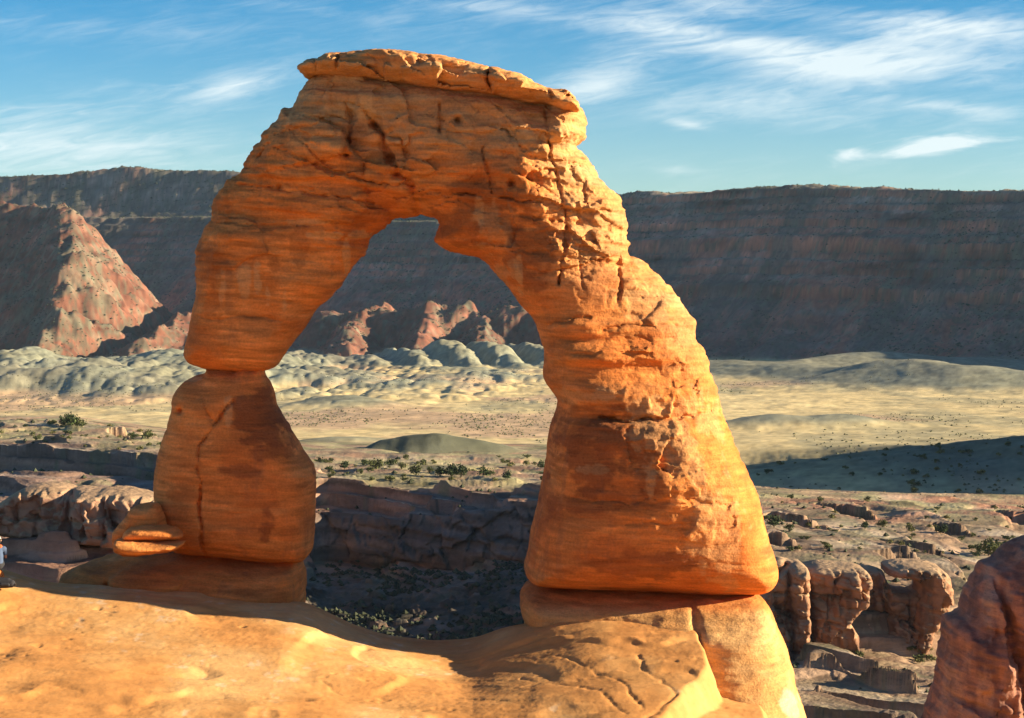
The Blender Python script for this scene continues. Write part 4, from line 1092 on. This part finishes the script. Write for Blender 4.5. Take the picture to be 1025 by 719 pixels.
outcrop('rock_outcrop', [(856, 572), (864, 566), (874, 566), (882, 571), (884, 580), (890, 588), (916, 592), (922, 572), (926, 580), (926, 610), (918, 630), (914, 660), (890, 664), (858, 655), (852, 620)], 331, 5.0, 1.4,
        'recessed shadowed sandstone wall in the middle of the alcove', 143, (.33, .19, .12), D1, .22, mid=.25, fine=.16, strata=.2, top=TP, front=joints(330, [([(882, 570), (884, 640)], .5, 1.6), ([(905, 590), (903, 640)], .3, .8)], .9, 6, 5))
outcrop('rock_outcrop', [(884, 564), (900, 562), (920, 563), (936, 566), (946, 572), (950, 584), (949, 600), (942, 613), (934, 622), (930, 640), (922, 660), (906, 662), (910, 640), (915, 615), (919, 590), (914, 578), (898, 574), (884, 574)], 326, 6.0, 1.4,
        'sandstone fin with a sunlit right edge at the end of the alcove', 144, A1, D1, .22, mid=.25, fine=.16, strata=.2, top=TP, front=joints(326, [([(915, 565), (925, 600)], .4, 1.0)], .9, 8, 5))
near_px = [(918, 760), (934, 712), (938, 700), (944, 670), (950, 640), (948, 628), (952, 619), (966, 617), (968, 600), (976, 585), (984, 572), (986, 566), (1001, 564), (1008, 555), (1014, 548), (1025, 542), (1060, 530), (1110, 528), (1180, 545), (1210, 620), (1230, 760), (1235, 850), (900, 850)]
def near_front(PX, PY, U, V):
    d = .5 * fbm(p3(U, V * .5, 0 * U), 1 / 2.4, 3, seed=150)
    q = fbm(p3(U, V * .6, 0 * U), 1 / 2.8, 2, seed=151) * 2.2
    d += (np.floor(q) + sst(q - np.floor(q), .85, 1)) * .3
    for su, sv, a_, sd in ((1.6, 2.2, .28, 71), (.6, .8, .10, 74)): d += a_ * blocks(U, V, su, sv, .1, sd)[0]
    # open slot with its left block standing forward
    e = interp(PY, [(560, 984), (600, 988), (640, 994), (680, 1000), (760, 1004)])
    d += .9 * (1 - sst(PX - e, -14, 4)) * sst(PY, 600, 640) - .7 * sst(PX - e, -2, 3) * np.exp(-np.maximum(PX - e, 0) / 14.)
    d -= .5 * np.exp(-(dline(U, V, line_px([(986, 566), (991, 600), (990, 640)], 72)) / .12) ** 2)
    return d
def near_col(v, n, px, py):
    c = cliff_col((.33, .155, .10), (.13, .07, .058), 152)(v, n, px, py)
    a = sst(fbm(p3(v[:, 0], v[:, 1] * .3, v[:, 2] * .1), 1 / .5, 4, .6, seed=155), .1, .4)
    c = mixv(c, C3(.44, .25, .16), a * .5)
    q = ((px - 990) / 12) ** 2 + ((py - 600) / 45) ** 2
    return mixv(c, C3(.46, .28, .19), sst(1 - q + fbm(v, 1.2, 3, seed=156), .2, .7) * .6)
nv, nq = carve(near_px, 72, 3.4, 1.6, 0.085, near_front, power=2.3)
o = finish('rock_outcrop', nv, nq, 153, .12, .04, parent_arch=False, strata=.05, colfn=near_col, smat=.8)
tag(o, 'dark red sandstone fin in shade at the right edge, nearest outcrop', 'rock outcrop')

# ------------------------------------------------------------------ junipers and shrubs
M_LEAF = rock_mat('leaves', 3.0, 0.0, 4.0, tint=0.3, sy=1.0)
M_BARK = plain_mat('bark', (.16, .12, .09))
rg_ = np.random.default_rng(5)
def clump_mesh(name, n, rx, rz, cz, leaf, colr, seed):
    """crown of small leaf faces gathered in uneven clusters"""
    g = np.random.default_rng(seed)
    nc = max(5, n // 22)
    ce = g.normal(0, 1, (nc, 3)); ce /= np.linalg.norm(ce, axis=1, keepdims=True)
    ce *= g.uniform(.25, .85, (nc, 1))
    k = g.integers(0, nc, n)
    p = ce[k] + g.normal(0, .20, (n, 3))
    p = p * np.array([rx, rx, rz]) + np.array([0, 0, cz])
    p[:, 2] = np.maximum(p[:, 2], leaf * .4)
    a = g.normal(0, 1, (n, 3)); a /= np.linalg.norm(a, axis=1, keepdims=True)
    b = np.cross(a, g.normal(0, 1, (n, 3))); b /= np.linalg.norm(b, axis=1, keepdims=True)
    sz = leaf * g.uniform(.6, 1.2, (n, 1))
    v = np.stack([p - a * sz, p + b * sz * .7, p + a * sz, p - b * sz * .7], 1).reshape(-1, 3)
    cl = np.array(colr) * g.uniform(.65, 1.35, (nc, 1))[k] * g.uniform(.8, 1.2, (n, 1))
    o = mesh_np(name, v, np.arange(4 * n).reshape(-1, 4), M_LEAF, None, np.repeat(cl, 4, 0), False)
    me = o.data; bpy.data.objects.remove(o)
    return me
def stem_mesh(h, r, seed):
    g = np.random.default_rng(seed)
    V_, F_ = [], []
    def limb(p, q, r0, r1):
        p, q = np.array(p, float), np.array(q, float)
        d = q - p; d /= np.linalg.norm(d)
        x = np.cross(d, [.3, .9, .1]); x /= np.linalg.norm(x); y = np.cross(d, x)
        b0 = len(V_)
        for t, rr_ in ((0, r0), (.5, (r0 + r1) / 2), (1, r1)):
            for k in range(6):
                an = k * math.pi / 3
                V_.append(p + (q - p) * t + (x * math.cos(an) + y * math.sin(an)) * rr_)
        for s_ in range(2):
            for k in range(6):
                F_.append([b0 + s_ * 6 + k, b0 + s_ * 6 + (k + 1) % 6, b0 + s_ * 6 + 6 + (k + 1) % 6, b0 + s_ * 6 + 6 + k])
    limb((0, 0, -.25), (.05 * h, 0, .35 * h), r, r * .75)
    for k in range(5):
        an = g.uniform(0, 6.28); e = .28 * h
        limb((.05 * h, 0, .3 * h), (.05 * h + e * math.cos(an), e * math.sin(an), h * g.uniform(.55, .85)), r * .55, r * .2)
    o = mesh_np('trunk', np.array(V_), np.array(F_), M_BARK)
    me = o.data; bpy.data.objects.remove(o)
    return me
JUN = [(clump_mesh('crown', 460, 1.2, .95, .95, .16, cl, 60 + i), stem_mesh(1.7, .13, 80 + i)) for i, cl in enumerate([(.065, .085, .030), (.09, .10, .034), (.055, .075, .030)])]
BRU = [(clump_mesh('crown', 240, .8, .42, .45, .13, cl, 160 + i), stem_mesh(.8, .05, 180 + i)) for i, cl in enumerate([(.13, .14, .05), (.17, .16, .06), (.10, .115, .045)])]
def put_plant(kind, p, sc, label, cat, group):
    i = int(rg_.integers(0, 3))
    crown, trunk = (JUN if kind == 'juniper_tree' else BRU)[i]
    e = empty(kind, p); e.scale = (sc, sc, sc * float(rg_.uniform(.85, 1.15))); e.rotation_euler = (0, 0, float(rg_.uniform(0, 6.28)))
    tag(e, label, cat, group)
    for nm, me in (('crown', crown), ('trunk', trunk)):
        o = bpy.data.objects.new(nm, me); COL.objects.link(o); o.parent = e
_cx, _cy = to_px(V0.reshape(-1, 3)); _cx = _cx.reshape(rows.shape); _cy = _cy.reshape(rows.shape)
def on_canyon(px, py):
    j = int(np.abs(pxc - px).argmin())
    col = _cy[6:480, j]
    i = 6 + int(np.abs(col - py).argmin())
    return V0[i, j]
def on_valley(px, Y):
    j = int(np.abs(pxs - px).argmin()); i = int(np.abs(Yr - Y).argmin())
    return np.array([Xg[i, j], Yg[i, j], Zg[i, j]])
LJ = 'small dark green juniper on the sandy rim seen through the arch opening'
LB = 'low olive shrub on the sandy rim seen through the arch opening'
for px, py, sc in [(321, 468, 1.3), (345, 470, 1.2), (364, 466, 1.0), (377, 470, 1.7), (392, 468, 1.5), (416, 476, 1.3), (441, 478, 1.4), (452, 478, 1.6), (462, 478, 1.7), (472, 479, 1.4), (486, 479, 1.5), (507, 481, 1.0), (525, 474, 1.3), (541, 470, 1.2), (402, 470, .9), (330, 472, 1.0), (430, 474, .8)]:
    put_plant('juniper_tree', on_canyon(px, py), sc * 1.05, LJ, 'juniper', 'junipers along the rim behind the arch opening')
for k in range(64):
    px = float(rg_.uniform(312, 545)); py = float(rg_.uniform(458, 483))
    put_plant('desert_shrub', on_canyon(px, py), float(rg_.uniform(.7, 1.5)), LB, 'shrub', 'shrubs along the rim behind the arch opening')
LJ = 'dark green juniper on the pale bench left of the arch'
LB = 'low yellow-green shrub on the pale bench left of the arch'
for px, py, sc in [(64, 427, 1.5), (70, 428, 2.0), (77, 428, 1.7), (100, 434, 1.1), (132, 440, 1.1), (148, 440, 1.3), (20, 424, 1.0)]:
    put_plant('juniper_tree', on_canyon(px, py), sc, LJ, 'juniper', 'junipers on the bench left of the arch')
for k in range(60):
    px = float(rg_.uniform(-10, 168)); py = 420 + px * .09 + float(rg_.uniform(-3, 20))
    put_plant('desert_shrub', on_canyon(px, py), float(rg_.uniform(.6, 1.5)), LB, 'shrub', 'shrubs on the bench left of the arch')
LJ = 'dark green juniper on the stepped slickrock benches right of the arch'
LB = 'low olive shrub on the stepped slickrock benches right of the arch'
for px, py, sc in [(775, 528, 1.5), (781, 530, 1.3), (790, 532, 1.0), (835, 537, .9), (884, 528, 1.2), (866, 530, .9), (990, 556, 2.0), (1000, 558, 1.6), (980, 554, 1.2), (945, 534, 1.0), (928, 520, 1.0), (1022, 516, 1.3)]:
    put_plant('juniper_tree', on_canyon(px, py), sc, LJ, 'juniper', 'junipers on the benches right of the arch')
for k in range(75):
    px = float(rg_.uniform(765, 1030)); py = float(rg_.uniform(496, 552)) + max(0, px - 850) * .08
    put_plant('desert_shrub', on_canyon(px, py), float(rg_.uniform(.6, 1.5)), LB, 'shrub', 'shrubs on the benches right of the arch')
LB = 'bright green shrub on the gully floor below the alcove at the right'
for k in range(34):
    if k < 20: px, py = float(rg_.uniform(806, 862)), 0
    else: px, py = float(rg_.uniform(905, 942)), 0
    py = 640 + (px - 806) * .28 + float(rg_.uniform(0, 16)) if k < 20 else float(rg_.uniform(645, 668))
    put_plant('desert_shrub', on_canyon(px, py), float(rg_.uniform(.6, 1.4)), LB, 'shrub', 'shrubs below the alcove')
LB = 'dark shrub on the shaded low ridge across the plain at the right'
for k in range(48):
    px = float(rg_.uniform(745, 1035)); Y = float(rg_.uniform(556, 640))
    put_plant('desert_shrub', on_valley(px, Y), float(rg_.uniform(.5, 2.2)), LB, 'shrub', 'shrubs on the shaded low ridge')
# scattered scrub nobody could count
_oct = np.array([[1, 0, 0], [-1, 0, 0], [0, 1, 0], [0, -1, 0], [0, 0, 1.0], [0, 0, -.6]])
_octf = np.array([[0, 2, 4], [2, 1, 4], [1, 3, 4], [3, 0, 4], [2, 0, 5], [1, 2, 5], [3, 1, 5], [0, 3, 5]])
def scrub(name, pts, lo, hi, colr, label):
    n = len(pts)
    if n == 0: return
    sz = rg_.uniform(lo, hi, (n, 1, 1)) * np.array([1, 1, .8])
    v = pts[:, None, :] + (_oct[None] * rg_.uniform(.6, 1.3, (n, 6, 1))) * sz + np.array([0, 0, .35]) * sz
    f = (np.arange(n)[:, None, None] * 6 + _octf[None]).reshape(-1, 3)
    cl = np.repeat(np.array(colr) * rg_.uniform(.6, 1.4, (n, 1)), 6, 0)
    stuff(mesh_np(name, v.reshape(-1, 3), f, M_LEAF, None, cl, False), label, 'scrub')
def pick(n, mask):
    w_ = (mask * np.gradient(Yr)[:, None] * Yg).ravel()
    i = rg_.choice(w_.size, n, p=w_ / w_.sum())
    p = np.stack([Xg.ravel()[i], Yg.ravel()[i], Zg.ravel()[i]], -1)
    return p + np.concatenate([rg_.uniform(-.8, .8, (n, 2)), np.zeros((n, 1))], 1)
infr = (PXg > -150) & (PXg < 1180)
gro = np.clip(.5 + 1.4 * cn2 + .8 * cn3, .04, 2)
scrub('mesa_scrub', pick(20000, mesa_m * infr * gro * (s < Lt + 120)), .6, 1.4, (.06, .068, .04), 'dark scrub dotted over the mesa slopes')
scrub('valley_scrub', pick(6000, (1 - mesa_m) * infr * (Yg > 560) * np.clip(-.1 + 2.4 * cn1 + 1.5 * cn2, .01, 2) ** 1.5 * np.exp(-Yg / 900)), .15, .65, (.12, .12, .06), 'sparse low scrub dotted over the valley floor')
cm = (amp * flat * (.15 + 2.2 * talw) * (PXc > -60) * (PXc < 1100) * np.clip(.4 + 2 * fbm(p3(Xc, Yc), 1 / 14., 3, seed=200), 0, 2)) * (rows < 700) * (Yc > 240)
ii = rg_.choice(cm.size, 4200, p=(cm / cm.sum()).ravel())
scrub('canyon_scrub', V0.reshape(-1, 3)[ii], .25, .85, (.055, .062, .035), 'dark scrub growing on the shaded canyon talus')

# ------------------------------------------------------------------ person and daypack at the left edge
def seg_field(X, Y_, Z, segs, k=.03):
    f = None
    for a, b, r0, r1 in segs:
        a, b = np.array(a, float), np.array(b, float)
        d = b - a
        t = np.clip(((X - a[0]) * d[0] + (Y_ - a[1]) * d[1] + (Z - a[2]) * d[2]) / max(d @ d, 1e-9), 0, 1)
        q = np.sqrt((X - a[0] - t * d[0]) ** 2 + (Y_ - a[1] - t * d[1]) ** 2 + (Z - a[2] - t * d[2]) ** 2) - (r0 + (r1 - r0) * t)
        if f is None: f = q
        else:
            h = np.clip(.5 + .5 * (f - q) / k, 0, 1)
            f = f * (1 - h) + q * h - k * h * (1 - h)
    return f
def seg_mesh(name, segs, h, mat, parent, k=.03):
    P = np.array([p for s_ in segs for p in (s_[0], s_[1])]); rm = max(max(s_[2], s_[3]) for s_ in segs) + 3 * h
    lo, hi = P.min(0) - rm, P.max(0) + rm
    g = [np.arange(lo[i], hi[i] + h, h) for i in range(3)]
    X, Y_, Z = np.meshgrid(*g, indexing='ij')
    v, q = surface_nets(-seg_field(X, Y_, Z, segs, k), lo, h)
    return mesh_np(name, v, q, mat, parent)
skin = plain_mat('skin', (.42, .24, .16), .6); blue = plain_mat('blue_cloth', (.075, .11, .19), .9, .35, 60); white = plain_mat('white_cloth', (.55, .54, .52), .9)
hairm = plain_mat('hair', (.03, .022, .018)); dark = plain_mat('dark_cloth', (.035, .035, .04), .9); red = plain_mat('orange_cloth', (.62, .14, .05), .9); eye = plain_mat('eye', (.02, .015, .01), .3)
pz = zof(567, 52.2)
pp = at(-2, 567, 52.2)
person = empty('person', (pp[0], 52.2, pp[2] - .02))
person.rotation_euler = (0, 0, math.radians(-62))
tag(person, 'person in a blue shirt, orange neck scarf and white cap sitting at the left edge', 'person')
def hand(w_, dirv, up, side):
    w_, d, u = np.array(w_), np.array(dirv) / np.linalg.norm(dirv), np.array(up) / np.linalg.norm(up)
    l = np.cross(u, d) * side
    sg = [(w_, w_ + d * .05, .026, .024)]
    for i, (o_, L_) in enumerate([(-.028, .062), (-.009, .072), (.010, .068), (.028, .052)]):
        b0 = w_ + d * .075 + l * o_
        m1 = b0 + d * L_ * .5 - u * .006; m2 = b0 + d * L_ * .85 - u * .026
        sg += [(w_ + d * .03 + l * o_ * .6, b0, .013, .0105), (b0, m1, .010, .009), (m1, m2, .009, .0075)]
    t0 = w_ + d * .02 - l * .026; t1 = t0 + d * .03 - l * .026
    sg += [(t0, t1, .013, .011), (t1, t1 + d * .03 - l * .006, .0105, .009)]
    return sg
# faces -X (out of the frame), sitting with the knees up, elbow towards the picture
bodys = [((0, 0, .08), (0, 0, .30), .12, .12), ((0, 0, .30), (-.02, 0, .50), .12, .11), ((-.02, -.14, .50), (-.02, .14, .50), .07, .07), ((-.02, 0, .52), (-.03, 0, .64), .052, .05),
         ((-.035, 0, .74), (-.055, 0, .70), .092, .075), ((-.135, 0, .70), (-.15, 0, .685), .012, .016), ((-.04, -.095, .715), (-.03, -.095, .735), .018, .022), ((-.04, .095, .715), (-.03, .095, .735), .018, .022),
         ((-.02, -.19, .49), (.12, -.26, .26), .046, .037), ((.12, -.26, .26), (-.10, -.25, .16), .036, .026), ((-.02, .19, .49), (-.12, .24, .24), .046, .037), ((-.12, .24, .24), (-.34, .20, .30), .036, .026),
         ((-.02, -.09, .08), (-.40, -.12, .28), .082, .058), ((-.40, -.12, .28), (-.44, -.12, -.12), .056, .04), ((-.02, .09, .08), (-.40, .12, .28), .082, .058), ((-.40, .12, .28), (-.44, .12, -.12), .056, .04)]
bodys += hand((-.10, -.25, .16), (-1, .05, -.25), (0, -.2, 1), 1) + hand((-.34, .20, .30), (-1, -.1, -.2), (0, .1, 1), -1)
seg_mesh('body', bodys, .0085, skin, person, .012)
seg_mesh('shirt', [((0, 0, .08), (0, 0, .30), .145, .14), ((0, 0, .30), (-.02, 0, .49), .14, .125), ((-.02, -.15, .495), (-.02, .15, .495), .082, .082), ((-.02, -.19, .49), (.05, -.225, .375), .06, .06), ((-.02, .19, .49), (-.07, .215, .365), .06, .06)], .015, blue, person)
seg_mesh('trousers', [((0, 0, .06), (0, 0, .10), .15, .145), ((-.02, -.09, .08), (-.40, -.12, .28), .10, .074), ((-.40, -.12, .28), (-.44, -.12, -.10), .07, .056), ((-.02, .09, .08), (-.40, .12, .28), .10, .074), ((-.40, .12, .28), (-.44, .12, -.10), .07, .056)], .015, dark, person)
for sd_ in (-1, 1):
    seg_mesh('shoe', [((-.40, .12 * sd_, -.16), (-.60, .13 * sd_, -.175), .052, .045)], .012, hairm, person)
    seg_mesh('eye', [((-.128, .033 * sd_, .728), (-.13, .033 * sd_, .728), .011, .011)], .004, eye, person)
seg_mesh('mouth', [((-.128, -.022, .655), (-.128, .022, .655), .006, .006)], .003, red, person)
seg_mesh('hair', [((-.01, 0, .755), (.015, 0, .70), .092, .075), ((.01, 0, .70), (.02, 0, .63), .07, .05)], .012, hairm, person)
seg_mesh('cap', [((-.03, 0, .79), (-.035, 0, .80), .098, .085), ((-.12, -.03, .775), (-.19, 0, .765), .03, .02), ((-.12, .03, .775), (-.19, 0, .765), .03, .02)], .012, white, person)
seg_mesh('scarf', [((-.09, -.05, .56), (.05, -.06, .58), .04, .045), ((.05, -.06, .58), (.05, .06, .58), .045, .045), ((.05, .06, .58), (-.09, .05, .56), .045, .04), ((-.09, .05, .56), (-.09, -.05, .56), .04, .04)], .012, red, person)
v, q = carve([(-34, 571), (-20, 569), (-6, 569.5), (1, 571), (4, 578), (5, 600), (-36, 600)], 52.2, .5, .25, .03, None)
tag(finish('boulder', v, q, 210, .02, .008, parent_arch=False), 'low reddish rock the person sits on at the left edge', 'boulder')
bp_ = at(7, 588, 51.3)
bag = empty('daypack', bp_); tag(bag, 'black daypack lying on the slickrock in front of the sitting person', 'backpack')
seg_mesh('pack_body', [((-.22, 0, .10), (.12, 0, .10), .13, .11), ((-.2, .02, .17), (.02, .02, .18), .10, .08)], .015, dark, bag, .05)
seg_mesh('pocket', [((-.12, -.11, .09), (.06, -.10, .09), .06, .05)], .012, dark, bag)
seg_mesh('strap', [((.12, -.02, .16), (.24, -.05, .08), .018, .018), ((.24, -.05, .08), (.16, -.08, .03), .018, .018)], .008, hairm, bag)

# ------------------------------------------------------------------ air
hz = bpy.data.materials.new('haze'); hz.use_nodes = True
t = hz.node_tree; t.nodes.clear()
pv_ = nd(t, 'ShaderNodeVolumePrincipled'); ho = nd(t, 'ShaderNodeOutputMaterial')
pv_.inputs['Color'].default_value = (.60, .80, 1, 1); pv_.inputs['Density'].default_value = 0.000022
pv_.inputs['Anisotropy'].default_value = 0.0
t.links.new(pv_.outputs[0], ho.inputs['Volume'])
bx = np.array([[x, y, z] for x in (-2700, 2700) for y in (-80, 4200) for z in (-260, 260)], float)
hzo = mesh_np('haze', bx, [[0, 1, 3, 2], [4, 6, 7, 5], [0, 4, 5, 1], [2, 3, 7, 6], [0, 2, 6, 4], [1, 5, 7, 3]], hz, None, None, False)
stuff(hzo)
